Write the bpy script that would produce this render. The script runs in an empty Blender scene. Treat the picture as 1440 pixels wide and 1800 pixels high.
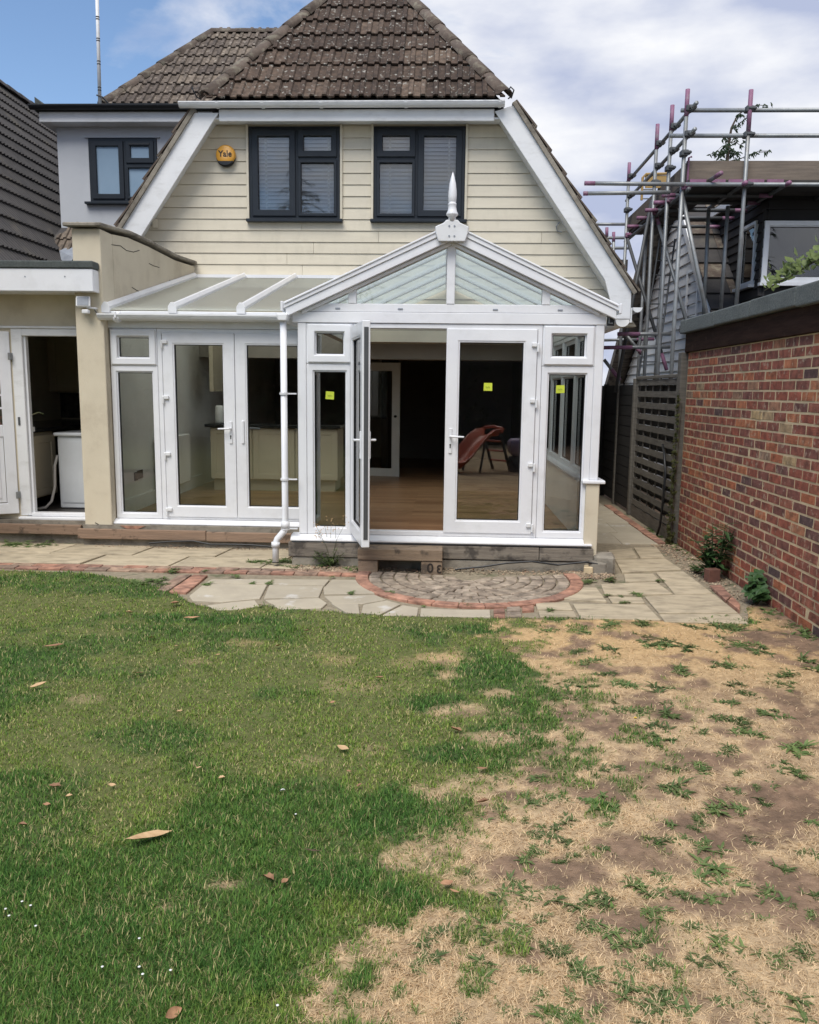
import bpy, bmesh, math, random
import numpy as np
from mathutils import Vector, Matrix, noise as mnoise
random.seed(7); RNG = np.random.default_rng(7)
SC = bpy.context.scene
COL = SC.collection
R_ = math.radians

# ------------------------------------------------------------------ camera
FPX, CAMH = 1440.0, 1.6
PSI, TH, RHO = R_(2.38), R_(8.48), 0.0120        # turned left, tipped down, rolled
_d0 = Vector((-math.sin(PSI), math.cos(PSI), 0)); _r0 = Vector((math.cos(PSI), math.sin(PSI), 0)); _up = Vector((0, 0, 1))
CF = _d0*math.cos(TH) - _up*math.sin(TH); _uc = _d0*math.sin(TH) + _up*math.cos(TH)
CR = _r0*math.cos(RHO) + _uc*math.sin(RHO); CU = _uc*math.cos(RHO) - _r0*math.sin(RHO)
CO = Vector((0, 0, CAMH))
cam = bpy.data.cameras.new('camera'); cam.sensor_fit = 'HORIZONTAL'; cam.sensor_width = 36; cam.lens = 36*FPX/1440
cam.clip_start = 0.05; cam.clip_end = 3000
cob = bpy.data.objects.new('camera', cam); COL.objects.link(cob)
cob.matrix_world = Matrix(((CR.x, CU.x, -CF.x, CO.x), (CR.y, CU.y, -CF.y, CO.y), (CR.z, CU.z, -CF.z, CO.z), (0, 0, 0, 1)))
SC.camera = cob

def W(px, py, X=None, Y=None, Z=None):
    """pixel of the photograph (1440x1800) -> point on a known plane of the place"""
    d = CF + CR*((px-720)/FPX) + CU*((900-py)/FPX)
    t = Y/d.y if Y is not None else X/d.x if X is not None else (Z-CAMH)/d.z
    return CO + d*t

def to_px(x, y, z=0.0):
    dx, dy, dz = x, y, z-CAMH
    c = dx*CF.x+dy*CF.y+dz*CF.z
    return 720+FPX*(dx*CR.x+dy*CR.y+dz*CR.z)/c, 900-FPX*(dx*CU.x+dy*CU.y+dz*CU.z)/c

# ------------------------------------------------------------------ sky, sun, exposure
SUN_EL, SUN_AZ = 57.0, 200.0        # degrees; azimuth measured from +Y towards +X
wd = bpy.data.worlds.new('World'); SC.world = wd; wd.use_nodes = True
nt = wd.node_tree; nt.nodes.clear()
def N(nt, t, **k):
    n = nt.nodes.new(t)
    for a, b in k.items(): setattr(n, a, b)
    return n
out = N(nt, 'ShaderNodeOutputWorld'); bg1 = N(nt, 'ShaderNodeBackground'); bg2 = N(nt, 'ShaderNodeBackground'); mx = N(nt, 'ShaderNodeMixShader')
sky = N(nt, 'ShaderNodeTexSky', sky_type='NISHITA'); sky.sun_disc = False; sky.sun_elevation = R_(SUN_EL); sky.sun_rotation = R_(SUN_AZ)
sky.air_density = 1.0; sky.dust_density = 0.15; sky.ozone_density = 3.0
nt.links.new(sky.outputs[0], bg1.inputs[0]); bg1.inputs[1].default_value = 0.105
tc = N(nt, 'ShaderNodeTexCoord'); mp = N(nt, 'ShaderNodeMapping'); mp.inputs['Scale'].default_value = (1.0, 1.0, 2.6); mp.inputs['Location'].default_value = (0.35, 0.1, 0.2)
nt.links.new(tc.outputs['Generated'], mp.inputs[0])
n1 = N(nt, 'ShaderNodeTexNoise'); n1.inputs['Scale'].default_value = 3.1; n1.inputs['Detail'].default_value = 9; n1.inputs['Roughness'].default_value = 0.58
n1.inputs['Distortion'].default_value = 0.3
nt.links.new(mp.outputs[0], n1.inputs[0])
sx = N(nt, 'ShaderNodeSeparateXYZ'); nt.links.new(tc.outputs['Generated'], sx.inputs[0])
# the cloud sheet is thinner towards the west (left), closed to the east
ma = N(nt, 'ShaderNodeMath', operation='MULTIPLY_ADD'); ma.inputs[1].default_value = 0.85; ma.inputs[2].default_value = 0.05
nt.links.new(sx.outputs[0], ma.inputs[0])
ad = N(nt, 'ShaderNodeMath', operation='ADD'); nt.links.new(n1.outputs[0], ad.inputs[0]); nt.links.new(ma.outputs[0], ad.inputs[1])
rp = N(nt, 'ShaderNodeValToRGB'); rp.color_ramp.elements[0].position = 0.33; rp.color_ramp.elements[1].position = 0.52
nt.links.new(ad.outputs[0], rp.inputs[0])
n2 = N(nt, 'ShaderNodeTexNoise'); n2.inputs['Scale'].default_value = 5.0; n2.inputs['Detail'].default_value = 7
nt.links.new(mp.outputs[0], n2.inputs[0])
rp2 = N(nt, 'ShaderNodeValToRGB'); rp2.color_ramp.elements[0].position = 0.36; rp2.color_ramp.elements[1].position = 0.62
rp2.color_ramp.elements[0].color = (0.47, 0.53, 0.72, 1); rp2.color_ramp.elements[1].color = (0.96, 0.97, 1.0, 1)
nt.links.new(n2.outputs[0], rp2.inputs[0]); nt.links.new(rp2.outputs[0], bg2.inputs[0]); bg2.inputs[1].default_value = 0.63
nt.links.new(rp.outputs[0], mx.inputs[0]); nt.links.new(bg1.outputs[0], mx.inputs[1]); nt.links.new(bg2.outputs[0], mx.inputs[2]); nt.links.new(mx.outputs[0], out.inputs[0])

sl = bpy.data.lights.new('sun', 'SUN'); sl.energy = 2.2; sl.angle = R_(36); sl.color = (1.0, 0.95, 0.87)
so = bpy.data.objects.new('sun', sl); COL.objects.link(so)
_sd = Vector((math.sin(R_(SUN_AZ))*math.cos(R_(SUN_EL)), math.cos(R_(SUN_AZ))*math.cos(R_(SUN_EL)), math.sin(R_(SUN_EL))))
so.rotation_euler = (-_sd).to_track_quat('-Z', 'Y').to_euler(); so.location = _sd*60
vs = SC.view_settings; vs.view_transform = 'Standard'; vs.look = 'None'; vs.exposure = 0.70; vs.gamma = 1.0; vs.use_curve_mapping = False
SC.cycles.use_denoising = True; SC.cycles.max_bounces = 10; SC.cycles.transparent_max_bounces = 24; SC.cycles.diffuse_bounces = 4; SC.cycles.glossy_bounces = 4
SC.cycles.caustics_reflective = False; SC.cycles.caustics_refractive = False

# ------------------------------------------------------------------ materials
MATS = {}
def srgb(r, g, b):
    f = lambda c: (c/255/12.92) if c/255 <= .04045 else ((c/255+.055)/1.055)**2.4
    return (f(r), f(g), f(b))
def newmat(name):
    m = bpy.data.materials.new(name); m.use_nodes = True; m.node_tree.nodes.clear(); MATS[name] = m
    return m, m.node_tree
def mixrgb(nt, fac, a, b, blend='MIX'):
    n = N(nt, 'ShaderNodeMix', data_type='RGBA', blend_type=blend)
    for s, v in ((0, fac), (6, a), (7, b)):
        if hasattr(v, 'links') or hasattr(v, 'is_linked'): nt.links.new(v, n.inputs[s])
        else: n.inputs[s].default_value = v if s == 0 else (*v, 1)
    return n.outputs[2]
def mat(name, c1, c2=None, scale=6, rough=.6, bump=0, bscale=60, rnd=0, stretch=(1, 1, 1), lo=.35, hi=.65, dirt=None, dscale=3, dlo=.55, dhi=.7, damt=.6, metal=0, attr=None, spec=.5, dstretch=(1, 1, 1), sheen=0):
    m, nt = newmat(name)
    o = N(nt, 'ShaderNodeOutputMaterial'); b = N(nt, 'ShaderNodeBsdfPrincipled'); nt.links.new(b.outputs[0], o.inputs[0])
    g = N(nt, 'ShaderNodeNewGeometry')
    def nz(sc, st, det=6):
        mp = N(nt, 'ShaderNodeMapping'); mp.inputs['Scale'].default_value = st; nt.links.new(g.outputs['Position'], mp.inputs[0])
        n = N(nt, 'ShaderNodeTexNoise'); n.inputs['Scale'].default_value = sc; n.inputs['Detail'].default_value = det; n.inputs['Roughness'].default_value = .62
        nt.links.new(mp.outputs[0], n.inputs[0]); return n.outputs[0]
    def rng(sock, lo, hi):
        r = N(nt, 'ShaderNodeMapRange'); r.inputs[1].default_value = lo; r.inputs[2].default_value = hi; nt.links.new(sock, r.inputs[0]); return r.outputs[0]
    if attr:
        a = N(nt, 'ShaderNodeAttribute'); a.attribute_name = attr; col = a.outputs['Color']
        if c2 is not None:
            col = mixrgb(nt, rng(nz(scale, stretch), lo, hi), col, c2, 'MULTIPLY')
    else:
        col = mixrgb(nt, rng(nz(scale, stretch), lo, hi), c1, c2 if c2 else tuple(x*.86 for x in c1))
    if dirt:
        f = rng(nz(dscale, dstretch, 8), dlo, dhi); mm = N(nt, 'ShaderNodeMath', operation='MULTIPLY'); nt.links.new(f, mm.inputs[0]); mm.inputs[1].default_value = damt
        col = mixrgb(nt, mm.outputs[0], col, dirt)
    if rnd:
        oi = N(nt, 'ShaderNodeObjectInfo'); r = N(nt, 'ShaderNodeMapRange'); r.inputs[3].default_value = 1-rnd; r.inputs[4].default_value = 1+rnd
        nt.links.new(oi.outputs['Random'], r.inputs[0])
        h = N(nt, 'ShaderNodeHueSaturation'); nt.links.new(r.outputs[0], h.inputs['Value']); nt.links.new(col, h.inputs['Color']); col = h.outputs[0]
    nt.links.new(col, b.inputs['Base Color'])
    b.inputs['Roughness'].default_value = rough; b.inputs['Metallic'].default_value = metal; b.inputs['Specular IOR Level'].default_value = spec
    if bump:
        bp = N(nt, 'ShaderNodeBump'); bp.inputs['Strength'].default_value = min(1, bump); bp.inputs['Distance'].default_value = .01
        nt.links.new(nz(bscale, stretch, 5), bp.inputs['Height']); nt.links.new(bp.outputs[0], b.inputs['Normal'])
    return m
def glassmat(name, tint, ior=1.6, rough=0.0):
    m, nt = newmat(name)
    o = N(nt, 'ShaderNodeOutputMaterial'); t = N(nt, 'ShaderNodeBsdfTransparent'); t.inputs[0].default_value = (*tint, 1)
    g = N(nt, 'ShaderNodeBsdfGlossy'); g.inputs['Roughness'].default_value = rough; fr = N(nt, 'ShaderNodeFresnel'); fr.inputs[0].default_value = ior
    x = N(nt, 'ShaderNodeMixShader'); nt.links.new(fr.outputs[0], x.inputs[0]); nt.links.new(t.outputs[0], x.inputs[1]); nt.links.new(g.outputs[0], x.inputs[2]); nt.links.new(x.outputs[0], o.inputs[0])
    return m
def sheetmat(name, col, trans=.5, diff=.35):
    m, nt = newmat(name)
    o = N(nt, 'ShaderNodeOutputMaterial'); t = N(nt, 'ShaderNodeBsdfTransparent'); t.inputs[0].default_value = (*col, 1)
    tl = N(nt, 'ShaderNodeBsdfTranslucent'); tl.inputs[0].default_value = (*col, 1); p = N(nt, 'ShaderNodeBsdfPrincipled'); p.inputs['Base Color'].default_value = (*col, 1); p.inputs['Roughness'].default_value = .25
    a = N(nt, 'ShaderNodeMixShader'); a.inputs[0].default_value = .28; nt.links.new(tl.outputs[0], a.inputs[1]); nt.links.new(p.outputs[0], a.inputs[2])
    x = N(nt, 'ShaderNodeMixShader'); x.inputs[0].default_value = trans; nt.links.new(a.outputs[0], x.inputs[1]); nt.links.new(t.outputs[0], x.inputs[2]); nt.links.new(x.outputs[0], o.inputs[0])
    return m
def rampmat(name, stops, rough=.8, attr=None, bump=.4, bscale=90, speck=None):
    """colour picked for each piece (object random number, or a per-face number for joined pieces)"""
    m, nt = newmat(name)
    o = N(nt, 'ShaderNodeOutputMaterial'); b = N(nt, 'ShaderNodeBsdfPrincipled'); nt.links.new(b.outputs[0], o.inputs[0]); b.inputs['Roughness'].default_value = rough
    if attr: s = N(nt, 'ShaderNodeAttribute'); s.attribute_name = attr; s = s.outputs['Fac']
    else: s = N(nt, 'ShaderNodeObjectInfo').outputs['Random']
    r = N(nt, 'ShaderNodeValToRGB'); r.color_ramp.interpolation = 'LINEAR'
    el = r.color_ramp.elements
    while len(el) < len(stops): el.new(.5)
    for e, (p, c) in zip(el, stops): e.position = p; e.color = (*c, 1)
    nt.links.new(s, r.inputs[0])
    g = N(nt, 'ShaderNodeNewGeometry'); n = N(nt, 'ShaderNodeTexNoise'); n.inputs['Scale'].default_value = 14; n.inputs['Detail'].default_value = 6; nt.links.new(g.outputs['Position'], n.inputs[0])
    mr = N(nt, 'ShaderNodeMapRange'); mr.inputs[1].default_value = .3; mr.inputs[2].default_value = .7; mr.inputs[3].default_value = .5; mr.inputs[4].default_value = 1.4; nt.links.new(n.outputs[0], mr.inputs[0])
    h = N(nt, 'ShaderNodeHueSaturation'); nt.links.new(mr.outputs[0], h.inputs['Value']); nt.links.new(r.outputs[0], h.inputs['Color'])
    col = h.outputs[0]
    if speck:
        n3 = N(nt, 'ShaderNodeTexNoise'); n3.inputs['Scale'].default_value = speck[1]; n3.inputs['Detail'].default_value = 8; nt.links.new(g.outputs['Position'], n3.inputs[0])
        q = N(nt, 'ShaderNodeMapRange'); q.inputs[1].default_value = speck[2]; q.inputs[2].default_value = speck[2]+.1; q.inputs[4].default_value = speck[3]; nt.links.new(n3.outputs[0], q.inputs[0])
        col = mixrgb(nt, q.outputs[0], col, speck[0])
    nt.links.new(col, b.inputs['Base Color'])
    n2 = N(nt, 'ShaderNodeTexNoise'); n2.inputs['Scale'].default_value = bscale; n2.inputs['Detail'].default_value = 5; nt.links.new(g.outputs['Position'], n2.inputs[0])
    bp = N(nt, 'ShaderNodeBump'); bp.inputs['Strength'].default_value = bump; bp.inputs['Distance'].default_value = .01; nt.links.new(n2.outputs[0], bp.inputs['Height']); nt.links.new(bp.outputs[0], b.inputs['Normal'])
    return m

mat('upvc', (.78, .79, .81), (.74, .75, .78), 3, .28, dirt=(.50, .50, .48), dscale=5, dlo=.52, dhi=.8, damt=.35)
mat('upvc_soft', (.76, .77, .78), (.69, .70, .71), 2, .45, dirt=(.35, .34, .31), dscale=4, dlo=.52, dhi=.75, damt=.35, dstretch=(1, 1, 3))
mat('cream_render', (.64, .575, .445), (.57, .505, .385), 2.2, .9, bump=.25, bscale=120, dirt=(.36, .30, .22), dscale=2.2, dlo=.54, dhi=.78, damt=.45)
mat('cladding', (.63, .58, .465), (.585, .535, .43), 2.5, .6, rnd=.035, stretch=(.5, 1, 6), bump=.12, bscale=30, dirt=(.40, .37, .29), dscale=4, dlo=.50, dhi=.78, damt=.4, dstretch=(1.5, 1, .7))
mat('grey_render', (.49, .515, .555), (.45, .475, .515), 2, .85, bump=.12, bscale=150, dirt=(.26, .29, .34), dscale=2, dlo=.55, dhi=.8, damt=.3)
mat('anthracite', (.016, .021, .029), (.020, .026, .034), 5, .42, spec=.3)
mat('black_plastic', (.012, .013, .015), None, 5, .45)
mat('felt', (.055, .065, .065), (.085, .098, .096), 40, .95, bump=.5, bscale=220, dirt=(.14, .15, .14), dscale=6, dlo=.5, dhi=.75, damt=.4)
mat('felt_light', (.085, .10, .095), (.19, .205, .20), 75, .95, bump=.6, bscale=260, dirt=(.06, .07, .065), dscale=4, dlo=.5, dhi=.75, damt=.5)
mat('fascia_dark', (.020, .009, .007), (.040, .020, .014), 5, .85, stretch=(4, .6, 6), bump=.3, bscale=25, spec=.15, dirt=(.10, .06, .045), dscale=7, dlo=.60, dhi=.74, damt=.4)
mat('mortar', (.68, .54, .34), (.58, .46, .29), 12, .95, bump=.5, bscale=160, dirt=(.26, .23, .17), dscale=2.5, dlo=.52, dhi=.7, damt=.6)
_br = [(0, (.085, .06, .06)), (.025, (.13, .07, .066)), (.08, (.19, .075, .06)), (.28, (.24, .084, .06)), (.5, (.31, .09, .056)), (.72, (.28, .105, .072)), (.86, (.40, .13, .062)), (.95, (.44, .165, .08)), (.985, (.28, .19, .13)), (1, (.50, .35, .18))]
rampmat('brick', _br, .85, bump=.8, speck=((.50, .40, .29), 21, .585, .55)); rampmat('brick_joined', _br, .85, attr='rnd', bump=.8, speck=((.50, .40, .29), 21, .585, .55))
_tl = [(0, (.042, .027, .019)), (.35, (.063, .041, .029)), (.7, (.082, .055, .039)), (1, (.122, .086, .062))]
rampmat('roof_tile', _tl, .92, bump=.6, speck=((.36, .35, .31), 19, .595, .85))
rampmat('roof_tile_pale', [(0, (.085, .066, .054)), (.5, (.12, .095, .076)), (1, (.18, .145, .112))], .92, bump=.6, speck=((.40, .37, .31), 14, .62, .6))
mat('hip_tile', (.12, .092, .073), (.075, .056, .045), 7, .92, bump=.6, bscale=70, rnd=.2, dirt=(.26, .24, .18), dscale=9, dlo=.5, dhi=.66, damt=.55)
mat('dark_tile', (.040, .037, .038), (.062, .057, .055), 5, .8, bump=.3, bscale=60, rnd=.2, dirt=(.13, .115, .085), dscale=1.6, dlo=.56, dhi=.74, damt=.6)
mat('lead', (.30, .33, .37), (.22, .24, .28), 8, .5, bump=.2, bscale=20)
mat('old_wood', (.30, .22, .15), (.20, .145, .10), 5, .85, stretch=(1, 6, 9), bump=.5, bscale=22, rnd=.12, dirt=(.045, .036, .03), dscale=9, dlo=.55, dhi=.65, damt=.7)
mat('sleeper', (.29, .195, .135), (.205, .14, .098), 5, .85, stretch=(.6, 5, 9), bump=.5, bscale=22, rnd=.1, dirt=(.055, .04, .03), dscale=8, dlo=.57, dhi=.66, damt=.75)
mat('grey_timber', (.27, .235, .19), (.15, .128, .105), 4, .88, stretch=(.6, 4, 9), bump=.6, bscale=20, dirt=(.04, .034, .03), dscale=7, dlo=.52, dhi=.63, damt=.8)
mat('fence_wood', (.10, .092, .078), (.15, .138, .118), 5, .9, stretch=(1, 1, 8), bump=.4, bscale=30, rnd=.15)
mat('fence_black_and_shade', (.010, .009, .009), (.018, .016, .014), 5, .85, stretch=(1, 1, 8), rnd=.15)
mat('concrete', (.30, .27, .22), (.20, .18, .15), 5, .95, bump=.6, bscale=40, dirt=(.10, .085, .065), dscale=5, dlo=.5, dhi=.68, damt=.7)
mat('slab', (.52, .44, .31), (.43, .36, .25), 4, .9, bump=.3, bscale=70, rnd=.10, stretch=(1, 2.5, 1), dirt=(.21, .175, .125), dscale=4.5, dlo=.46, dhi=.70, damt=.75, dstretch=(1, 2.2, 1))
mat('slab_grey', (.46, .405, .305), (.39, .34, .26), 4, .9, bump=.3, bscale=70, rnd=.08, dirt=(.62, .60, .56), dscale=3.2, dlo=.60, dhi=.68, damt=.7)
rampmat('red_paver', [(0, (.27, .15, .11)), (.5, (.36, .185, .125)), (1, (.42, .23, .16))], .9, bump=.4)
rampmat('brown_paver', [(0, (.22, .16, .12)), (.5, (.29, .19, .14)), (1, (.35, .24, .17))], .9, bump=.4)
rampmat('sett', [(0, (.24, .19, .145)), (.5, (.31, .25, .19)), (1, (.38, .31, .24))], .9, bump=.5, speck=((.46, .40, .30), 11, .60, .6))
mat('joint_sand', (.32, .27, .19), (.22, .185, .13), 20, .95, bump=.5, bscale=120, dirt=(.07, .09, .035), dscale=4, dlo=.55, dhi=.65, damt=.7)
mat('soil', (.17, .115, .078), (.12, .082, .056), 5, .95, bump=.6, bscale=80)
mat('lawn_ground', (1, 1, 1), (.70, .68, .66), 45, .95, bump=.8, bscale=110, attr='gcol', lo=.25, hi=.6)
def blade_mat():
    m, nt = newmat('grass_blade')
    o = N(nt, 'ShaderNodeOutputMaterial'); a = N(nt, 'ShaderNodeAttribute'); a.attribute_name = 'bcol'
    p = N(nt, 'ShaderNodeBsdfPrincipled'); p.inputs['Roughness'].default_value = .6; p.inputs['Specular IOR Level'].default_value = .12; nt.links.new(a.outputs['Color'], p.inputs['Base Color'])
    t = N(nt, 'ShaderNodeBsdfTranslucent'); nt.links.new(a.outputs['Color'], t.inputs[0]); x = N(nt, 'ShaderNodeMixShader'); x.inputs[0].default_value = .35
    nt.links.new(p.outputs[0], x.inputs[1]); nt.links.new(t.outputs[0], x.inputs[2]); nt.links.new(x.outputs[0], o.inputs[0])
blade_mat()
def leafmat(name, c1, c2, rnd=.2):
    m = mat(name, c1, c2, 25, .55, rnd=rnd, spec=.4); nt = m.node_tree
    o = [n for n in nt.nodes if n.type == 'OUTPUT_MATERIAL'][0]; p = [n for n in nt.nodes if n.type == 'BSDF_PRINCIPLED'][0]
    t = N(nt, 'ShaderNodeBsdfTranslucent'); nt.links.new(p.inputs['Base Color'].links[0].from_socket, t.inputs[0]); x = N(nt, 'ShaderNodeMixShader'); x.inputs[0].default_value = .3
    nt.links.new(p.outputs[0], x.inputs[1]); nt.links.new(t.outputs[0], x.inputs[2]); nt.links.new(x.outputs[0], o.inputs[0])
leafmat('weed_leaf', (.17, .23, .075), (.085, .14, .042), .3); leafmat('weed_dark', (.07, .145, .045), (.045, .10, .032)); leafmat('conifer', (.018, .04, .016), (.03, .055, .02))
leafmat('vine_leaf', (.16, .20, .06), (.09, .13, .035)); leafmat('ivy_leaf', (.05, .07, .022), (.10, .09, .03)); leafmat('hedge_leaf', (.03, .055, .02), (.05, .08, .03))
mat('stem', (.06, .08, .03), None, 10, .7); mat('bark', (.09, .065, .045), (.05, .038, .028), 8, .9, bump=.5)
mat('dead_leaf', (.42, .24, .13), (.28, .14, .075), 30, .7, rnd=.3); mat('pale_leaf', (.58, .40, .22), (.44, .28, .14), 20, .6, stretch=(1, 3, 1)); mat('dark_leaf', (.10, .06, .04), None, 20, .7)
mat('petal', (.8, .8, .78), None, 10, .6); mat('yellow', (.70, .48, .05), None, 10, .6)
mat('galv', (.30, .315, .32), (.22, .23, .235), 6, .5, metal=.5, dirt=(.16, .13, .11), dscale=9, dlo=.52, dhi=.7, damt=.5)
mat('galv_dark', (.10, .105, .11), None, 6, .55, metal=.4)
mat('mauve', (.27, .12, .21), (.20, .09, .15), 9, .6, dirt=(.25, .24, .24), dscale=14, dlo=.55, dhi=.65, damt=.6)
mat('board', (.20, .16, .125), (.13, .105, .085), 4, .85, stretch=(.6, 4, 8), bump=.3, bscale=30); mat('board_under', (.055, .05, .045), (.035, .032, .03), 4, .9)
mat('black_board', (.016, .015, .016), (.024, .022, .022), 5, .8, rnd=.25)
mat('white_board', (.80, .81, .82), (.76, .77, .78), 3, .55, rnd=.02)
mat('alarm_yellow', (.72, .36, .045), (.66, .32, .04), 4, .35); mat('alarm_black', (.012, .012, .012), None, 4, .4)
mat('ochre', (.42, .27, .09), (.34, .22, .08), 6, .7); mat('note', (.62, .72, .06), None, 4, .7); mat('ink', (.30, .36, .03), None, 4, .7); mat('ink_dark', (.03, .022, .018), None, 4, .9)
glassmat('glass', (.94, .955, .94), 1.85); glassmat('glass_up', (.95, .96, .97), 1.75)
mat('frosted', (.26, .36, .47), (.22, .32, .43), 1.2, .3); sheetmat('poly', (.84, .88, .87), .62); sheetmat('roof_glass', (.90, .91, .87), .50)
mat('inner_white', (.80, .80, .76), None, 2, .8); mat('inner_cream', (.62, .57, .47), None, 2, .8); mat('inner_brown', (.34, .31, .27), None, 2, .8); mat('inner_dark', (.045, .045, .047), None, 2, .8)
mat('cabinet', (.58, .52, .39), (.54, .48, .36), 2, .4); mat('worktop', (.012, .012, .013), (.03, .03, .03), 60, .15)
mat('lino', (.05, .045, .042), None, 4, .5); mat('appliance', (.72, .75, .78), None, 2, .3); mat('chrome', (.6, .6, .6), None, 2, .15, metal=1); mat('socket', (.16, .15, .14), None, 2, .35, metal=.6)
mat('hose', (.45, .43, .40), None, 3, .5); mat('tile_mix', (.02, .02, .022), (.16, .15, .13), 9, .3)
mat('green_blind', (.20, .27, .235), (.17, .23, .20), 3, .7); mat('blind', (.90, .91, .93), (.88, .89, .91), 2, .55); mat('roomwall', (.7, .7, .7), None, 2, .8)
mat('slide', (.62, .13, .055), (.54, .10, .04), 2, .35); mat('toy', (.28, .17, .34), (.5, .45, .5), 8, .5)
def floormat():
    m, nt = newmat('laminate'); o = N(nt, 'ShaderNodeOutputMaterial'); b = N(nt, 'ShaderNodeBsdfPrincipled'); nt.links.new(b.outputs[0], o.inputs[0]); b.inputs['Roughness'].default_value = .33
    g = N(nt, 'ShaderNodeNewGeometry'); br = N(nt, 'ShaderNodeTexBrick'); br.offset = .37; br.inputs['Scale'].default_value = 1; br.inputs['Brick Width'].default_value = .9; br.inputs['Row Height'].default_value = .10
    br.inputs['Mortar Size'].default_value = .0012; br.inputs['Color1'].default_value = (.44, .25, .13, 1); br.inputs['Color2'].default_value = (.22, .105, .05, 1); br.inputs['Mortar'].default_value = (.06, .03, .015, 1)
    nt.links.new(g.outputs['Position'], br.inputs[0])
    mp = N(nt, 'ShaderNodeMapping'); mp.inputs['Scale'].default_value = (2, 40, 1); nt.links.new(g.outputs['Position'], mp.inputs[0]); n = N(nt, 'ShaderNodeTexNoise'); n.inputs['Scale'].default_value = 3; n.inputs['Detail'].default_value = 6; nt.links.new(mp.outputs[0], n.inputs[0])
    nt.links.new(mixrgb(nt, n.outputs[0], br.outputs[0], (.42, .26, .14), 'MIX') if False else mixrgb(nt, .35, br.outputs[0], mixrgb(nt, n.outputs[0], (.08, .035, .015), (.50, .31, .18))), b.inputs['Base Color'])
floormat()

# ------------------------------------------------------------------ mesh helpers
class MB:
    def __init__(s, M=None): s.v = []; s.f = []; s.M = M
    def add(s, vs, fs):
        n = len(s.v)
        s.v += [tuple(s.M @ Vector(v)) if s.M else tuple(v) for v in vs]
        s.f += [tuple(i+n for i in f) for f in fs]; return s
    def box(s, x0, x1, y0, y1, z0, z1):
        x0, x1 = sorted((x0, x1)); y0, y1 = sorted((y0, y1)); z0, z1 = sorted((z0, z1))
        return s.add([(x0, y0, z0), (x1, y0, z0), (x1, y1, z0), (x0, y1, z0), (x0, y0, z1), (x1, y0, z1), (x1, y1, z1), (x0, y1, z1)],
                     [(0, 3, 2, 1), (4, 5, 6, 7), (0, 1, 5, 4), (1, 2, 6, 5), (2, 3, 7, 6), (3, 0, 4, 7)])
    def prism(s, pts, ext):
        """closed polygon (3-D points) pushed along vector ext"""
        n = len(pts); e = Vector(ext); a = [Vector(p) for p in pts]; b = [p+e for p in a]
        nrm = Vector((0, 0, 0))
        for i in range(n): nrm += a[i].cross(a[(i+1) % n])
        if nrm.dot(e) > 0: a, b = a, b; f0 = tuple(range(n-1, -1, -1)); f1 = tuple(range(n, 2*n)); q = [(i, (i+1) % n, n+(i+1) % n, n+i) for i in range(n)]
        else: f0 = tuple(range(n)); f1 = tuple(range(2*n-1, n-1, -1)); q = [(n+i, n+(i+1) % n, (i+1) % n, i) for i in range(n)]
        return s.add(a+b, [f0, f1]+q)
    def ring(s, x0, x1, z0, z1, w, y0, y1, wb=None):
        """mitred rectangular frame in the XZ plane, width w, between y0 (front) and y1"""
        wb = wb or w
        o = [(x0, z0), (x1, z0), (x1, z1), (x0, z1)]; i = [(x0+w, z0+wb), (x1-w, z0+wb), (x1-w, z1-w), (x0+w, z1-w)]
        vs = [(a, y0, b) for a, b in o]+[(a, y0, b) for a, b in i]+[(a, y1, b) for a, b in o]+[(a, y1, b) for a, b in i]
        fs = []
        for k in range(4):
            m = (k+1) % 4
            fs += [(k, m, 4+m, 4+k), (8+m, 8+k, 12+k, 12+m), (m, k, 8+k, 8+m), (4+k, 4+m, 12+m, 12+k)]
        return s.add(vs, fs)
    def tube(s, p, r, n=8, cap=True):
        p = [Vector(q) for q in p]; r = r if isinstance(r, (list, tuple)) else [r]*len(p); vs = []; fs = []
        for k, q in enumerate(p):
            t = (p[min(k+1, len(p)-1)]-p[max(k-1, 0)]).normalized(); a = t.orthogonal().normalized() if k == 0 else (a-t*a.dot(t)).normalized(); b = t.cross(a)
            vs += [q+(a*math.cos(2*math.pi*j/n)+b*math.sin(2*math.pi*j/n))*r[k] for j in range(n)]
        for k in range(len(p)-1):
            for j in range(n): fs.append((k*n+j, k*n+(j+1) % n, (k+1)*n+(j+1) % n, (k+1)*n+j))
        if cap: fs += [tuple(range(n-1, -1, -1)), tuple(range((len(p)-1)*n, len(p)*n))]
        return s.add(vs, fs)
    def beam(s, p0, p1, w, h, up=(0, 0, 1)):
        p0 = Vector(p0); p1 = Vector(p1); t = (p1-p0).normalized(); u = Vector(up); sd = t.cross(u).normalized()*(w/2); v = sd.cross(t).normalized()*(h/2)
        return s.prism([p0-sd-v, p0+sd-v, p0+sd+v, p0-sd+v], p1-p0)
    def lathe(s, c, prof, n=16):
        vs = []; fs = []
        for r, z in prof: vs += [(c[0]+r*math.cos(2*math.pi*j/n), c[1]+r*math.sin(2*math.pi*j/n), c[2]+z) for j in range(n)]
        for k in range(len(prof)-1):
            for j in range(n): fs.append((k*n+j, k*n+(j+1) % n, (k+1)*n+(j+1) % n, (k+1)*n+j))
        fs += [tuple(range(n-1, -1, -1)), tuple(range((len(prof)-1)*n, len(prof)*n))]
        return s.add(vs, fs)
    def mesh(s, name, off=(0, 0, 0)):
        m = bpy.data.meshes.new(name); o = Vector(off); m.from_pydata([(v[0]-o.x, v[1]-o.y, v[2]-o.z) for v in s.v], [], s.f); m.update(); return m

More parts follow.
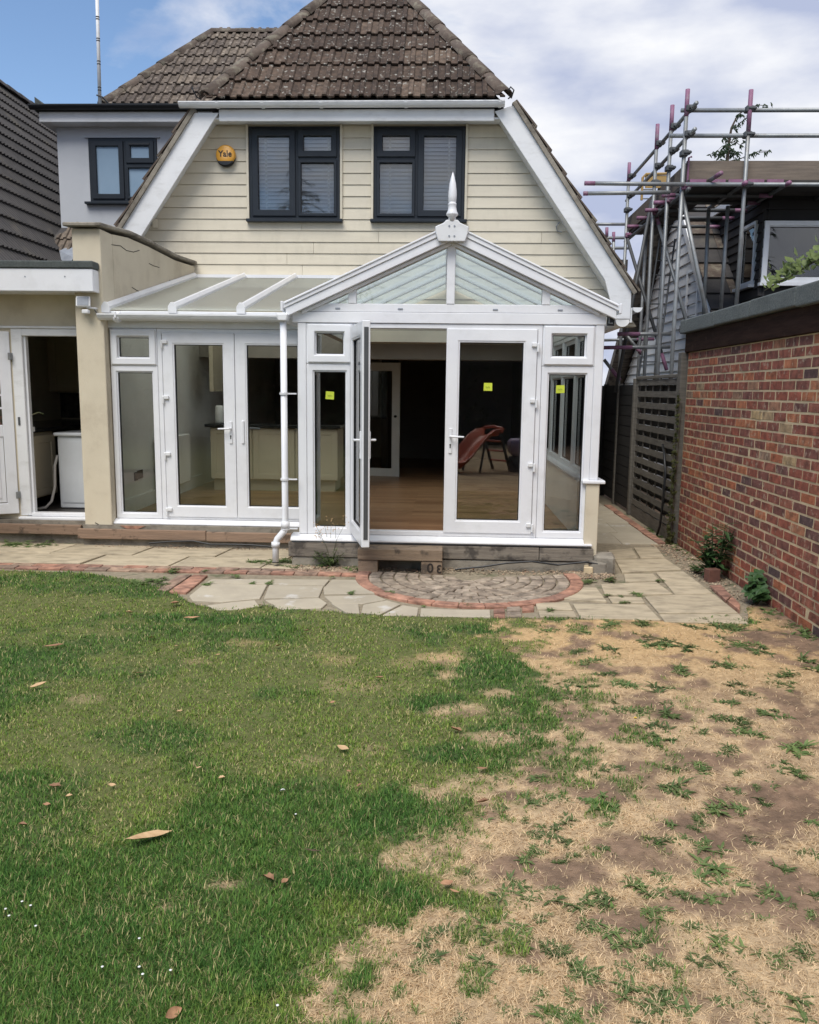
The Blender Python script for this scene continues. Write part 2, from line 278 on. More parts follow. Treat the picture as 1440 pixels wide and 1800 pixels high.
def rootloc(p):
    while p.parent: p = p.parent
    return Vector(p.location)
def link(name, me, m, parent=None, loc=None, bevel=0, smooth=False, seg=1):
    o = bpy.data.objects.new(name, me); COL.objects.link(o)
    if m and not me.materials: me.materials.append(MATS[m])
    if parent: o.parent = parent
    if loc is not None: o.location = loc
    if smooth:
        for p in me.polygons: p.use_smooth = True
    if bevel:
        b = o.modifiers.new('bevel', 'BEVEL'); b.width = bevel; b.segments = seg; b.limit_method = 'ANGLE'; b.angle_limit = R_(40)
    return o
def part(name, mb, m, parent, bevel=0, smooth=False, seg=1):
    """one mesh in world coordinates, a child of parent"""
    return link(name, mb.mesh(name, rootloc(parent)), m, parent, None, bevel, smooth, seg)
def tag(o, label, cat=None, group=None, kind=None):
    o['label'] = label
    if cat: o['category'] = cat
    if group: o['group'] = group
    if kind: o['kind'] = kind
    return o
def thing(name, label, cat, loc=(0, 0, 0), group=None):
    o = bpy.data.objects.new(name, None); COL.objects.link(o); o.location = loc; o.empty_display_size = .2
    return tag(o, label, cat, group)
def solo(name, mb, m, label, cat, group=None, kind=None, loc=(0, 0, 0), bevel=0, smooth=False):
    return tag(link(name, mb.mesh(name, loc), m, None, loc, bevel, smooth), label, cat, group, kind)
def sub_at(name, me, m, parent, pos, rot=None, sc=None):
    o = link(name, me, m, parent); o.location = Vector(pos)-rootloc(parent)
    if rot is not None: o.rotation_euler = rot
    if sc is not None: o.scale = sc
    return o
def copy_at(src, parent, pos, rot=None):
    o = src.copy(); COL.objects.link(o); o.parent = parent; o.location = Vector(pos)-(rootloc(parent) if parent else Vector())
    if rot is not None: o.rotation_euler = rot
    return o
def J(a): return random.uniform(-a, a)

# ------------------------------------------------------------------ shared builders
IDM = Matrix.Identity(4)
def at_plane(x, y, z, ang=0):
    """local frame: x along the wall, y into the wall, z up; ang turns it about z"""
    return Matrix.Translation((x, y, z)) @ Matrix.Rotation(ang, 4, 'Z')
def upvc_window(parent, M, x0, x1, z0, z1, m='upvc', g='glass', sash=False, fw=.045, name='window'):
    """outer frame (the part) > sash, bead, pane"""
    w = part(name, MB(M).ring(x0, x1, z0, z1, fw, 0, .07), m, parent, .004)
    i0, i1, j0, j1 = x0+fw, x1-fw, z0+fw, z1-fw
    if sash:
        part('sash', MB(M).ring(x0+.012, x1-.012, z0+.012, z1-.012, .062, -.018, .045), m, w, .006)
        i0, i1, j0, j1 = x0+.074, x1-.074, z0+.074, z1-.074
    part('bead', MB(M).ring(i0-.002, i1+.002, j0-.002, j1+.002, .014, .012, .05), m, w, .003)
    part('seal', MB(M).ring(i0+.012, i1-.012, j0+.012, j1-.012, .006, .028, .046), 'black_plastic', w)
    part('pane', MB(M).box(i0+.012, i1-.012, .034, .040, j0+.012, j1-.012), g, w)
    return w
def lever(parent, M, x, z, dirx, name='handle', y=0):
    mb = MB(M).box(x-.014, x+.014, y-.012, y, z-.13, z+.09)
    mb.tube([(x, y-.01, z+.02), (x, y-.05, z+.02)], .010, 8); mb.tube([(x, y-.048, z+.02), (x+dirx*.06, y-.052, z+.018), (x+dirx*.12, y-.046, z+.016)], [.011, .010, .008], 8)
    h = part(name, mb, 'upvc', parent, .003)
    part('keyhole', MB(M).box(x-.005, x+.005, y-.0135, y-.0125, z-.085, z-.055).tube([(x, y-.0125, z-.055), (x, y-.0135, z-.055)], .008, 8), 'black_plastic', h)
    return h
def hinge(parent, M, x, z, y=0, dirx=1):
    return part('hinge', MB(M).box(x-.012, x+dirx*.055, y-.022, y, z, z+.035).tube([(x, y-.016, z-.045), (x, y-.016, z+.03)], .012, 8), 'upvc_soft', parent, .005)
def door_leaf(parent, M, w, z0, z1, stile=.105, g='glass', name='door'):
    d = part(name, MB(M).ring(0, w, z0, z1, stile, 0, .065, stile+.005), 'upvc', parent, .005)
    part('bead', MB(M).ring(stile-.002, w-stile+.002, z0+stile, z1-stile+.002, .014, .006, .055), 'upvc', d, .003)
    part('seal', MB(M).ring(stile+.012, w-stile-.012, z0+stile+.014, z1-stile-.012, .006, .02, .045), 'black_plastic', d)
    part('pane', MB(M).box(stile+.012, w-stile-.012, .030, .036, z0+stile+.014, z1-stile-.012), g, d)
    return d

# profiled tile ------------------------------------------------------------
def tile_mesh(w=.30, L=.42, rolls=2, h=.028, th=.018):
    pr = [(0, 0)]
    p = w/rolls
    for k in range(rolls):
        a = k*p
        pr += [(a+.50*p, 0), (a+.58*p, h), (a+.90*p, h), (a+.98*p, .004)]
    pr.append((w, .004))
    n = len(pr); vs = []; fs = []
    for (yy, zz) in ((0, .034), (L, 0.0)):
        vs += [(x, yy, z+zz+th) for x, z in pr]
    vs += [(x, 0, z+.034-.004) for x, z in pr]                       # underside of the nose
    for i in range(n-1):
        fs += [(i, i+1, n+i+1, n+i), (2*n+i, 2*n+i+1, i+1, i)]
    vs += [(0, L, 0), (w, L, 0)]; a = len(vs)
    fs += [(0, n, a-2, 2*n), (n-1, 3*n-1, a-1, 2*n-1)]
    return vs, fs
def tiled_plane(parent, O, pitch, rows, gauge, xl, xr, m, w=.30, name='roof_tile', jit=.004):
    """rows of tiles on a plane that rises away from the camera; xl(s), xr(s) bound it, s measured up the slope"""
    vs, fs = tile_mesh(w); me0 = bpy.data.meshes.new('tile'); me0.from_pydata(vs, [], fs); me0.materials.append(MATS[m])
    c, s_ = math.cos(pitch), math.sin(pitch); L0 = rootloc(parent); cnt = 0
    for r in range(rows):
        s = r*gauge; x = math.floor(min(xl(s), xl(s+gauge))/w)*w
        while x < max(xr(s), xr(s+.42)):
            inside = all(xl(q) <= x and x+w <= xr(q) for q in (s, s+.42)); touch = x+w > min(xl(s), xl(s+.42)) and x < max(xr(s), xr(s+.42))
            if touch:
                me = me0
                if not inside:
                    bm = bmesh.new(); bm.from_mesh(me0)
                    for fn, sg in ((xl, -1), (xr, 1)):
                        a0, a1 = fn(s)-x, fn(s+.42)-x; d = Vector((a1-a0, .42, 0)); nn = Vector((d.y, -d.x, 0))*sg
                        bmesh.ops.bisect_plane(bm, geom=bm.verts[:]+bm.edges[:]+bm.faces[:], plane_co=(a0, 0, 0), plane_no=nn, clear_outer=True)
                    if len(bm.faces) < 3: bm.free(); x += w; continue
                    me = bpy.data.meshes.new('tile_cut'); bm.to_mesh(me); bm.free(); 
                    if not me.materials: me.materials.append(MATS[m])
                o = bpy.data.objects.new(name, me); COL.objects.link(o); o.parent = parent
                o.location = Vector((x+J(jit), O[1]+s*c, O[2]+s*s_+J(jit)))-L0; o.rotation_euler = (pitch+J(.012), J(.01), J(.008)); cnt += 1
            x += w
    return cnt
def ridge_tiles(parent, p0, p1, r=.12, L=.46, name='hip_tile', m='hip_tile'):
    p0 = Vector(p0); p1 = Vector(p1); d = p1-p0; n = max(1, round(d.length/L)); t = d.normalized(); L = d.length/n
    sd = t.cross(Vector((0, 0, 1))).normalized(); up = sd.cross(t)
    for k in range(n):
        a = p0+t*(L*k); b = a+t*(L*1.06); vs = []; fs = []; q = 9
        for P, rr in ((a, r*1.06), (b, r*.94)):
            for off in (0, -.018):
                vs += [P+sd*math.cos(math.pi*j/(q-1))*(rr+off)+up*(math.sin(math.pi*j/(q-1))*(rr+off)*.85-.04) for j in range(q)]
        for j in range(q-1): fs += [(j, j+1, 2*q+j+1, 2*q+j), (q+j+1, q+j, 3*q+j, 3*q+j+1), (j+1, j, q+j, q+j+1), (2*q+j, 2*q+j+1, 3*q+j+1, 3*q+j)]
        mb = MB(); mb.add([v+Vector((J(.004), J(.004), J(.004))) for v in vs], fs); part(name, mb, m, parent, 0, True)

# ------------------------------------------------------------------ ground
gm = MB().box(-150, 150, -120, 400, -1.0, -.06)
tag(link('ground', gm.mesh('ground'), 'soil'), 'dry brown earth under the whole garden', kind='structure')

# ------------------------------------------------------------------ THE HOUSE
HY = 11.0
house = thing('house', 'cream weatherboarded chalet house with brown tiled half-hip roof', 'house', (-1.2, HY, 0))
xl = lambda z: -3.06-(4.98-z)/1.43
xr = lambda z: .70+(4.98-z)/1.43
wb = MB()
def wpoly(pts): wb.prism([(x, HY+.02, z) for x, z in pts], (0, .22, 0))
W1 = (-2.58, -1.40); W2 = (-.97, .20); WZ = (3.735, 4.91)
wpoly([(xl(2.45), 2.45), (xr(2.45), 2.45), (xr(WZ[0]), WZ[0]), (xl(WZ[0]), WZ[0])])
wpoly([(xl(WZ[0]), WZ[0]), (W1[0], WZ[0]), (W1[0], WZ[1]), (xl(WZ[1]), WZ[1])])
wpoly([(W1[1], WZ[0]), (W2[0], WZ[0]), (W2[0], WZ[1]), (W1[1], WZ[1])])
wpoly([(W2[1], WZ[0]), (xr(WZ[0]), WZ[0]), (xr(WZ[1]), WZ[1]), (W2[1], WZ[1])])
wpoly([(xl(WZ[1]), WZ[1]), (xr(WZ[1]), WZ[1]), (xr(5.05), 5.05), (xl(5.05), 5.05)])
wb.box(1.42, 1.96, HY+.02, HY+.24, 0, 2.45); wb.box(-4.9, -3.62, HY+.02, HY+.24, 0, 2.45)     # ground floor either side of the glazed rooms
wb.box(1.76, 1.96, HY+.24, 17, 0, 2.5)                                          # side wall in the alley
part('wall', wb, 'cream_render', house)
BH = .1427
zz = 4.915; k = 0
def lap(x0a, x0b, x1a, x1b, z0, z1, name='cladding_board'):
    f0, f1 = HY-.012, HY+.000
    mb = MB().add([(x0a, f0, z0), (x1a, f0, z0), (x1b, f1, z1), (x0b, f1, z1), (x0a, HY+.02, z0), (x1a, HY+.02, z0), (x1b, HY+.02, z1), (x0b, HY+.02, z1)],
                  [(0, 1, 2, 3), (5, 4, 7, 6), (4, 5, 1, 0), (3, 2, 6, 7), (4, 0, 3, 7), (1, 5, 6, 2)])
    part(name, mb, 'cladding', house, .0015)
while zz > 2.55:
    z0, z1 = zz-BH, zz-.003
    L = (xl(z0)+.02, xl(z1)+.02); Rr = (xr(z0)-.02, xr(z1)-.02)
    if z0 > WZ[0]-.09 and zz > WZ[0]+.02:
        lap(L[0], L[1], W1[0]-.03, W1[0]-.03, z0, z1); lap(W1[1]+.03, W1[1]+.03, W2[0]-.03, W2[0]-.03, z0, z1); lap(W2[1]+.03, W2[1]+.03, Rr[0], Rr[1], z0, z1)
    else:
        js = {0: [-1.9], 1: [-.9, 1.2], 2: [-1.75], 3: [-2.1, .5]}[k % 4]; k += 1
        xs = [None]+js+[None]
        for a, b in zip(xs[:-1], xs[1:]):
            lap(L[0] if a is None else a+.0015, L[1] if a is None else a+.0015, Rr[0] if b is None else b-.0015, Rr[1] if b is None else b-.0015, z0, z1)
    zz -= BH
# windows of the first floor
for (x0, x1), flip in ((W1, 0), (W2, 1)):
    M = at_plane(0, HY-.012, 0)
    z0, z1 = WZ
    w = part('window', MB(M).ring(x0, x1, z0+.03, z1, .055, 0, .07), 'anthracite', house, .005)
    xm = x0+.62 if not flip else x1-.62
    part('mullion', MB(M).box(xm-.03, xm+.03, .003, .067, z0+.085, z1-.055), 'anthracite', w, .004)
    big = (x0+.055, xm-.03) if not flip else (xm+.03, x1-.055); small = (xm+.03, x1-.055) if not flip else (x0+.055, xm-.03)
    zt = 4.52
    part('transom', MB(M).box(small[0], small[1], .003, .067, zt-.03, zt+.03), 'anthracite', w, .004)
    for (a, b), c, d, s in ((big, z0+.085, z1-.055, .065), (small, zt+.03, z1-.055, .06), (small, z0+.085, zt-.03, .025)):
        part('sash', MB(M).ring(a-.014, b+.014, c-.014, d+.014, s+.014, -.02, .05), 'anthracite', w, .006)
        part('pane', MB(M).box(a+s-.004, b-s+.004, .022, .028, c+s-.004, d-s+.004), 'glass_up', w)
    part('sill', MB(M).box(x0-.035, x1+.035, -.07, .06, z0-.005, z0+.032), 'anthracite', w, .004)
    for sx, name in ((x0-.031, 'trim'), (x1+.001, 'trim')): part(name, MB(M).box(sx, sx+.030, -.024, .02, z0+.032, z1+.02), 'cladding', house, .002)
    bl = MB(M)
    zc = z0+.10
    while zc < z1-.06:
        bl.add([(x0+.06, .078, zc+.0), (x1-.06, .078, zc+.0), (x1-.06, .098, zc+.030), (x1-.06, .108, zc+.048), (x0+.06, .108, zc+.048), (x0+.06, .098, zc+.030)], [(0, 1, 2, 5), (5, 2, 3, 4)]); zc += .0495
    bl.box(x0+.06, x1-.06, .088, .125, z0+.07, z0+.088)
    part('blind', bl, 'blind', w)
    tb = MB(M)
    for tx in ((x0+.205, x1-.16) if not flip else (x0+.205, x1-.205)): tb.box(tx-.013, tx+.013, .086, .089, z0+.09, z1-.06)
    part('tape', tb, 'petal', w)
    rm = MB(M); rm.box(x0-.3, x1+.3, 1.7, 1.75, z0-.8, z1+.15); rm.box(x0-.32, x0-.3, .24, 1.75, z0-.8, z1+.15); rm.box(x1+.3, x1+.32, .24, 1.75, z0-.8, z1+.15); rm.box(x0-.3, x1+.3, .24, 1.7, z0-.82, z0-.8); rm.box(x0-.3, x1+.3, .24, 1.7, z1+.15, z1+.17)
    part('room', rm, 'roomwall', w)
# bargeboards, fascia, gutter
BY = 10.72
def barge(pts): part('bargeboard', MB().prism([(x, BY, z) for x, z in pts], (0, .03, 0)), 'upvc_soft', house, .004)
barge([(-2.89, 4.99), (-3.20, 4.99), (-5.02, 2.40), (-4.62, 2.50)])
barge([(.545, 5.0), (.80, 5.08), (2.32, 2.90), (2.32, 2.52), (2.13, 2.52), (1.98, 3.0)])
part('fascia', MB().box(-2.885, .54, BY+.002, BY+.03, 4.89, 5.03), 'upvc_soft', house, .004)
part('soffit', MB().prism([(-3.0, BY+.031, 4.92), (.66, BY+.031, 4.92), (.66, HY+.02, 4.94), (-3.0, HY+.02, 4.94)], (0, 0, .02)), 'upvc_soft', house)
part('soffit', MB().prism([(.60, BY+.031, 4.96), (2.28, BY+.031, 2.56), (2.30, BY+.031, 2.60), (.64, BY+.031, 4.98)], (0, .27, 0)), 'upvc_soft', house)
part('soffit', MB().prism([(-2.98, BY+.031, 4.96), (-4.80, BY+.031, 2.40), (-4.84, BY+.031, 2.42), (-3.02, BY+.031, 4.98)], (0, .27, 0)), 'upvc_soft', house)
def gutter(parent, p0, p1, r=.055, m='upvc_soft', name='gutter', brackets=()):
    p0 = Vector(p0); p1 = Vector(p1); t = (p1-p0).normalized(); sd = Vector((t.y, -t.x, 0)); vs = []; fs = []; q = 9
    for P in (p0, p1):
        for rr in (r, r-.006): vs += [P+sd*(-math.cos(math.pi*j/(q-1))*rr)+Vector((0, 0, -math.sin(math.pi*j/(q-1))*rr)) for j in range(q)]
    for j in range(q-1): fs += [(j, j+1, 2*q+j+1, 2*q+j), (q+j+1, q+j, 3*q+j, 3*q+j+1)]
    for a in (0, q-1): fs.append((a, 2*q+a, 3*q+a, q+a))
    fs += [tuple(range(q)), tuple(range(3*q-1, 2*q-1, -1))]
    mb = MB(); mb.add(vs, fs); mb.beam(p0+sd*(r-.002)+Vector((0, 0, -.004)), p1+sd*(r-.002)+Vector((0, 0, -.004)), .010, .014)
    g = part(name, mb, m, parent)
    for f in brackets:
        c = p0.lerp(p1, f); bm_ = MB(); pts = [c+sd*(-math.cos(math.pi*j/8)*(r+.005))+Vector((0, 0, -math.sin(math.pi*j/8)*(r+.005))) for j in range(9)]
        for a, b in zip(pts[:-1], pts[1:]): bm_.beam(a-t*0, b, .035, .006, up=t.cross(b-a))
        part('bracket', bm_, m, g)
    return g
gutter(house, (-3.36, BY-.062, 5.085), (.66, BY-.062, 5.09), .06, brackets=(.12, .26, .44, .70, .985))
gutter(house, (2.40, BY-.03, 2.66), (2.40, 16.8, 2.66), .06)
part('wall_plate', MB().box(2.325, 2.345, BY+.02, 16.8, 2.48, 2.66), 'upvc_soft', house)
# roof: deck, tiles, hips
EZ, EY, HP = 5.10, 10.62, R_(48.5)
hipL = lambda s: -3.03+s*math.sin(HP)/1.43
hipR = lambda s: .66-s*math.sin(HP)/1.43
RZ = EZ+1.845*1.43; RYY = EY+(RZ-EZ)/math.tan(HP)
apx = (-1.185, RYY, RZ)
dk = MB(); e = .06
dk.add([(-3.03, EY+e, EZ-.03), (.66, EY+e, EZ-.03), (apx[0], RYY+e, RZ-.03), (apx[0], 18, RZ-.03), (-3.03, 18, EZ-.03), (.66, 18, EZ-.03)], [(0, 1, 2), (1, 5, 3, 2), (0, 2, 3, 4), (4, 3, 5)])
roof = part('roof', dk, 'dark_tile', house)
tiled_plane(roof, (0, EY, EZ), HP, 9, .365, hipL, hipR, 'roof_tile', .30)
ridge_tiles(roof, (-3.05, EY+.02, EZ+.08), (apx[0], RYY, RZ+.08), .105)
ridge_tiles(roof, (.68, EY+.02, EZ+.08), (apx[0], RYY, RZ+.08), .105)
ridge_tiles(roof, (apx[0], RYY, RZ+.08), (apx[0], 17.5, RZ+.08), .115, name='ridge_tile')
part('hip_iron', MB().tube([(.70, EY+.02, EZ+.02), (.74, EY-.03, EZ+.03), (.76, EY-.06, EZ+.09), (.72, EY-.05, EZ+.13), (.70, EY-.03, EZ+.10)], .009, 6), 'black_plastic', roof)
part('hip_iron', MB().tube([(-3.08, EY+.02, EZ+.02), (-3.12, EY-.03, EZ+.03), (-3.15, EY-.06, EZ+.09), (-3.17, EY-.05, EZ+.14)], .009, 6), 'black_plastic', roof)
# steep side slopes as stepped courses of tile, seen on edge along the bargeboards
def side_slope(sx, x_top, z_top, n, y1):
    vd = Vector((sx*.573, 0, -.819)); nn = Vector((sx*.819, 0, .573)); p = Vector((x_top, BY-.035, z_top))
    for k in range(n):
        a = p+vd*(.34*k)+nn*.012; b = p+vd*(.34*k+.40)+nn*(.046+J(.006)); dep = y1-(BY-.035)
        part('tile_course', MB().prism([a, b, b-nn*.026, a-nn*.014], (0, dep, 0)), 'hip_tile', house)
    q = p+vd*(.34*n+.05)
    part('verge', MB().prism([p-nn*.005, q-nn*.005, q-nn*.055, p-nn*.055], (0, .12, 0)), 'concrete', house)
side_slope(1, .80, 5.12, 8, 17.0); side_slope(-1, -3.215, 5.05, 8, 12.45)
# flat-roofed dormer in grey render
DY = 12.5
dm = part('dormer', MB().box(-5.78, -2.9, DY, 16.5, 3.2, 5.36), 'grey_render', house)
part('fascia', MB().box(-5.93, -3.0, DY-.22, 16.5, 5.36, 5.50), 'upvc_soft', dm, .006)
part('felt_roof', MB().box(-5.95, -3.0, DY-.235, 16.5, 5.503, 5.60).prism([(-5.97, DY-.24, 5.50), (-5.86, DY-.24, 5.60), (-5.97, DY-.24, 5.70)], (0, 3.5, 0)), 'felt', dm)
gutter(dm, (-6.02, DY-.29, 5.565), (-3.0, DY-.29, 5.565), .058, 'black_plastic')
M = at_plane(0, DY-.02, 0)
dw = part('window', MB(M).ring(-5.31, -4.29, 4.30, 5.20, .055, 0, .05), 'anthracite', dm, .005)
part('sill', MB(M).box(-5.38, -4.22, -.06, .03, 4.265, 4.298), 'anthracite', dw, .004)
part('mullion', MB(M).box(-4.80, -4.74, .002, .05, 4.355, 5.145), 'anthracite', dw)
part('transom', MB(M).box(-4.74, -4.345, .002, .05, 4.80, 4.86), 'anthracite', dw)
for a, b, c, d, s in ((-5.255, -4.80, 4.355, 5.145, .06), (-4.74, -4.345, 4.86, 5.145, .06), (-4.74, -4.345, 4.355, 4.80, .02)):
    part('sash', MB(M).ring(a-.012, b+.012, c-.012, d+.012, s+.012, -.018, .04), 'anthracite', dw, .005)
    part('pane', MB(M).box(a+s-.004, b-s+.004, .014, .017, c+s-.004, d-s+.004), 'frosted', dw)
part('vent', MB(M).box(-4.70, -4.39, -.028, -.016, 5.10, 5.125), 'black_plastic', dw)
part('drip', MB(M).box(-5.36, -4.24, -.012, .03, 5.203, 5.215), 'grey_render', dw)
# small tiled slope and lead flashing left of the dormer
sp = R_(52); f0 = W(58, 460, Y=11.9)
sl_ = part('lower_roof', MB().prism([(-6.05, 12.0, 3.30), (-5.4, 12.0, 3.30), (-5.4, 12.55, 4.0), (-5.75, 12.55, 4.0)], (0, .02, -.04)), 'dark_tile', house)
tiled_plane(sl_, (0, 11.98, 3.28), R_(50), 4, .28, lambda s: -6.10+s*.55, lambda s: -5.45, 'roof_tile_pale', .22)
part('flashing', MB().add([tuple(W(108, 458, Y=11.9)), tuple(W(140, 458, Y=11.6)), tuple(W(152, 432, Y=11.8)), tuple(W(140, 424, Y=12.45)), tuple(W(112, 420, Y=12.45)), tuple(W(104, 440, Y=12.1))], [(0, 1, 2, 3, 4, 5)]), 'lead', house)
part('flashing', MB().prism([tuple(W(112, 446, Y=12.47)), tuple(W(139, 446, Y=12.47)), tuple(W(139, 420, Y=12.47)), tuple(W(112, 420, Y=12.47))], (0, .02, 0)), 'felt_light', house)
# rear wing roof behind the dormer
RO = (0, 13.7, W(200, 187, Y=13.7).z); rt = W(400, 60, Y=15.4); rp_ = math.atan2(rt.z-RO[2], 15.4-13.7); sL = math.hypot(rt.z-RO[2], 1.7)
xa, xb = W(178, 186, Y=13.7).x, W(372, 60, Y=15.4).x
wl = lambda s: xa+(xb-xa)*s/sL
rw = part('wing_roof', MB().add([(xa, 13.75, RO[2]-.03), (-1.2, 13.75, RO[2]-.03), (-1.2, 15.45, rt.z-.05), (xb, 15.45, rt.z-.05), (xa, 17.2, RO[2]-.03), (-1.2, 17.2, RO[2]-.03)], [(0, 1, 2, 3), (0, 3, 4), (3, 2, 5, 4)]), 'dark_tile', house)
tiled_plane(rw, RO, rp_, int(sL/.31)+1, .31, wl, lambda s: -1.5 if s < sL-.2 else -1.5, 'roof_tile_pale', .28)
ridge_tiles(rw, (xa, 13.7, RO[2]+.05), (xb, 15.4, rt.z+.05), .11)
ridge_tiles(rw, (xb, 15.42, rt.z+.05), (-1.3, 15.42, rt.z+.03), .11, name='ridge_tile')
part('wing_wall', MB().box(xa+.2, -1.2, 14.0, 17, 3.2, RO[2]-.04), 'grey_render', house)

# aerial mast
b0 = W(176, 195, Y=13.3); b1 = W(169, -60, Y=13.3)
ma_ = thing('aerial_mast', 'tall thin white mast with black bands above the dormer', 'aerial', b0)
part('pole', MB().tube([b0, b1], .027, 10), 'upvc_soft', ma_, 0, True)
for py in (31, 35, 69, 73, 109, 114, 155, 160):
    p = W(176-(195-py)*.0275, py, Y=13.3); p = b0.lerp(b1, (p.z-b0.z)/(b1.z-b0.z)); part('band', MB().tube([p, p+(b1-b0).normalized()*.016], .0285, 10), 'black_plastic', ma_)
part('clamp', MB().tube([b0+Vector((-.03, -.04, .22)), b0+Vector((.05, -.03, .20)), b0+Vector((.14, .1, .10))], .012, 6), 'galv_dark', ma_)

# alarm box on the boards
ac = W(398, 274, Y=HY-.02); ab = thing('alarm_box', 'round yellow burglar alarm bell box on the cream boards', 'alarm box', (ac.x, HY-.02, ac.z))
Mr = Matrix.Translation((ac.x, HY-.02, ac.z)) @ Matrix.Rotation(math.pi/2, 4, 'X')
part('case', MB(Mr).lathe((0, 0, 0), [(.125, 0), (.128, .02), (.122, .05), (.105, .062), (.0, .064)], 32), 'alarm_yellow', ab, 0, True)
part('backplate', MB(Mr @ Matrix.Translation((0, -.018, -.0)) ).lathe((0, 0, 0), [(.122, 0), (.124, .03), (.118, .034)], 32), 'alarm_black', ab, 0, True)
ch = MB(Mr); cp = [(math.cos(a)*.127, math.sin(a)*.127) for a in [R_(218+10.4*i) for i in range(11)]]
ch.prism([(x, y, .0) for x, y in cp], (0, 0, .0665)); part('strobe', ch, 'alarm_black', ab)
def text(parent, body, size, M, m, name='lettering', ext=.001, sx=1):
    cu = bpy.data.curves.new(name, 'FONT'); cu.body = body; cu.size = size; cu.align_x = 'CENTER'; cu.align_y = 'CENTER'; cu.extrude = ext; cu.offset = size*.02
    tmp = bpy.data.objects.new('tmp', cu); COL.objects.link(tmp); bpy.context.view_layer.update(); me = bpy.data.meshes.new_from_object(tmp.evaluated_get(bpy.context.evaluated_depsgraph_get())); me.materials.clear(); me.materials.append(MATS[m]); bpy.data.objects.remove(tmp)
    o = bpy.data.objects.new(name, me); COL.objects.link(o); o.parent = parent; L0 = rootloc(parent); o.matrix_local = Matrix.Translation(-L0) @ M @ Matrix.Diagonal((sx, 1, 1, 1))
    return o
text(ab, 'Yale', .105, Mr @ Matrix.Translation((0, .008, .0655)), 'alarm_black', sx=.95)
# cable loop on the boards by the right bargeboard
part('cable', MB().tube([W(984, 390, Y=HY-.03), W(978, 398, Y=HY-.04), W(980, 406, Y=HY-.03), W(988, 408, Y=HY-.03)], .008, 6), 'galv', house)
part('vent_box', MB().box(*(sorted((W(270, 385, Y=HY).x, W(279, 385, Y=HY).x))), HY-.05, HY-.02, W(275, 401, Y=HY).z, W(275, 386, Y=HY).z), 'cladding', house)

# ------------------------------------------------------------------ rooms seen through the glass
FZ = .285
rooms = thing('interior', 'dark open-plan rooms with laminate floor behind the glazed doors', 'interior', (-1, 11, 0))
part('floor', MB().box(-1.24, 1.28, 7.36, 8.2, .05, FZ).box(-3.30, 1.28, 8.2, 16, .05, FZ), 'laminate', rooms)
part('inner_wall', MB().prism([(-3.32, 8.17, FZ), (-3.32, 16, FZ), (-3.32, 16, 2.4), (-3.32, 11, 2.4), (-3.32, 10.95, 2.95), (-3.32, 8.17, 2.31)], (.02, 0, 0)), 'inner_white', rooms)
part('lintel', MB().box(-3.3, 1.28, HY+.02, HY+.3, 2.0, 2.45).box(-1.33, -1.12, HY+.02, HY+.3, FZ, 2.0), 'inner_brown', rooms)
part('inner_wall', MB().box(-3.3, 1.42, 15.9, 16, FZ, 2.45).box(1.28, 1.42, HY+.02, 16, FZ, 2.45), 'inner_brown', rooms)
part('ceiling', MB().box(-3.32, 1.42, HY+.3, 16, 2.4, 2.44), 'inner_cream', rooms)
part('partition', MB().box(-1.0, -.9, 12.95, 15.9, FZ, 2.4).box(.02, .12, 12.6, 15.9, FZ, 2.4), 'inner_dark', rooms)
part('skirting', MB().box(-3.30, -3.285, 8.17, 11, FZ, FZ+.15), 'inner_white', rooms)
idr = thing('inner_door', 'half-open glazed inner door standing deep in the dark room', 'door', (-.9, 12.6, FZ))
Md = at_plane(-1.30, 12.55, 0, R_(-8)); part('frame', MB(Md).ring(0, .62, FZ, 2.0, .12, 0, .04), 'inner_white', idr); part('pane', MB(Md).box(.12, .50, .016, .022, FZ+.12, 1.88), 'glass', idr)
part('knob', MB(Md).tube([(.56, 0, 1.2), (.56, -.05, 1.2)], .02, 8), 'black_plastic', idr)
kt = thing('kitchen_units', 'cream kitchen base units with black worktop behind the lean-to doors', 'kitchen units', (-2.2, 10.5, FZ))
part('carcass', MB().box(-3.0, -1.36, 10.42, 11.0, FZ+.15, 1.10), 'cabinet', kt); part('plinth', MB().box(-2.98, -1.40, 10.47, 11.0, FZ, FZ+.15), 'cabinet', kt)
for x0 in (-3.0, -2.45, -1.90):
    d = part('cupboard_door', MB().ring(x0+.004, x0+.536, FZ+.155, 1.09, .07, 10.398, 10.418), 'cabinet', kt, .003); part('panel', MB().box(x0+.074, x0+.466, 10.406, 10.418, FZ+.225, 1.02), 'cabinet', d)
part('worktop', MB().box(-3.06, -1.32, 10.36, 11.02, 1.10, 1.14), 'worktop', kt, .004)
part('tall_end', MB().box(-3.02, -2.97, 10.5, 11.0, 1.55, 2.4), 'cabinet', kt)
kr = solo('paper_roll', MB().lathe((-2.93, 10.62, 1.14), [(.055, 0), (.06, .02), (.055, .21), (.045, .23), (0, .232)], 16), 'petal', 'white kitchen jug on the black worktop behind the door handle', 'jug', loc=(-2.93, 10.62, 1.14), smooth=True)
rd = thing('radiator', 'white panel radiator on the lean-to side wall', 'radiator', (-3.25, 9.6, FZ))
part('panel', MB().box(-3.27, -3.20, 9.15, 10.2, FZ+.14, FZ+.74), 'inner_white', rd, .01); part('valve', MB().tube([(-3.19, 9.12, FZ+.72), (-3.19, 9.12, FZ+.66)], .025, 8), 'black_plastic', rd)
part('pipe', MB().tube([(-3.22, 9.13, FZ), (-3.22, 9.13, FZ+.18)], .012, 6).tube([(-3.18, 9.12, FZ+.6), (-3.17, 9.10, FZ+.4), (-3.15, 9.13, FZ+.15)], .008, 6), 'socket', rd)
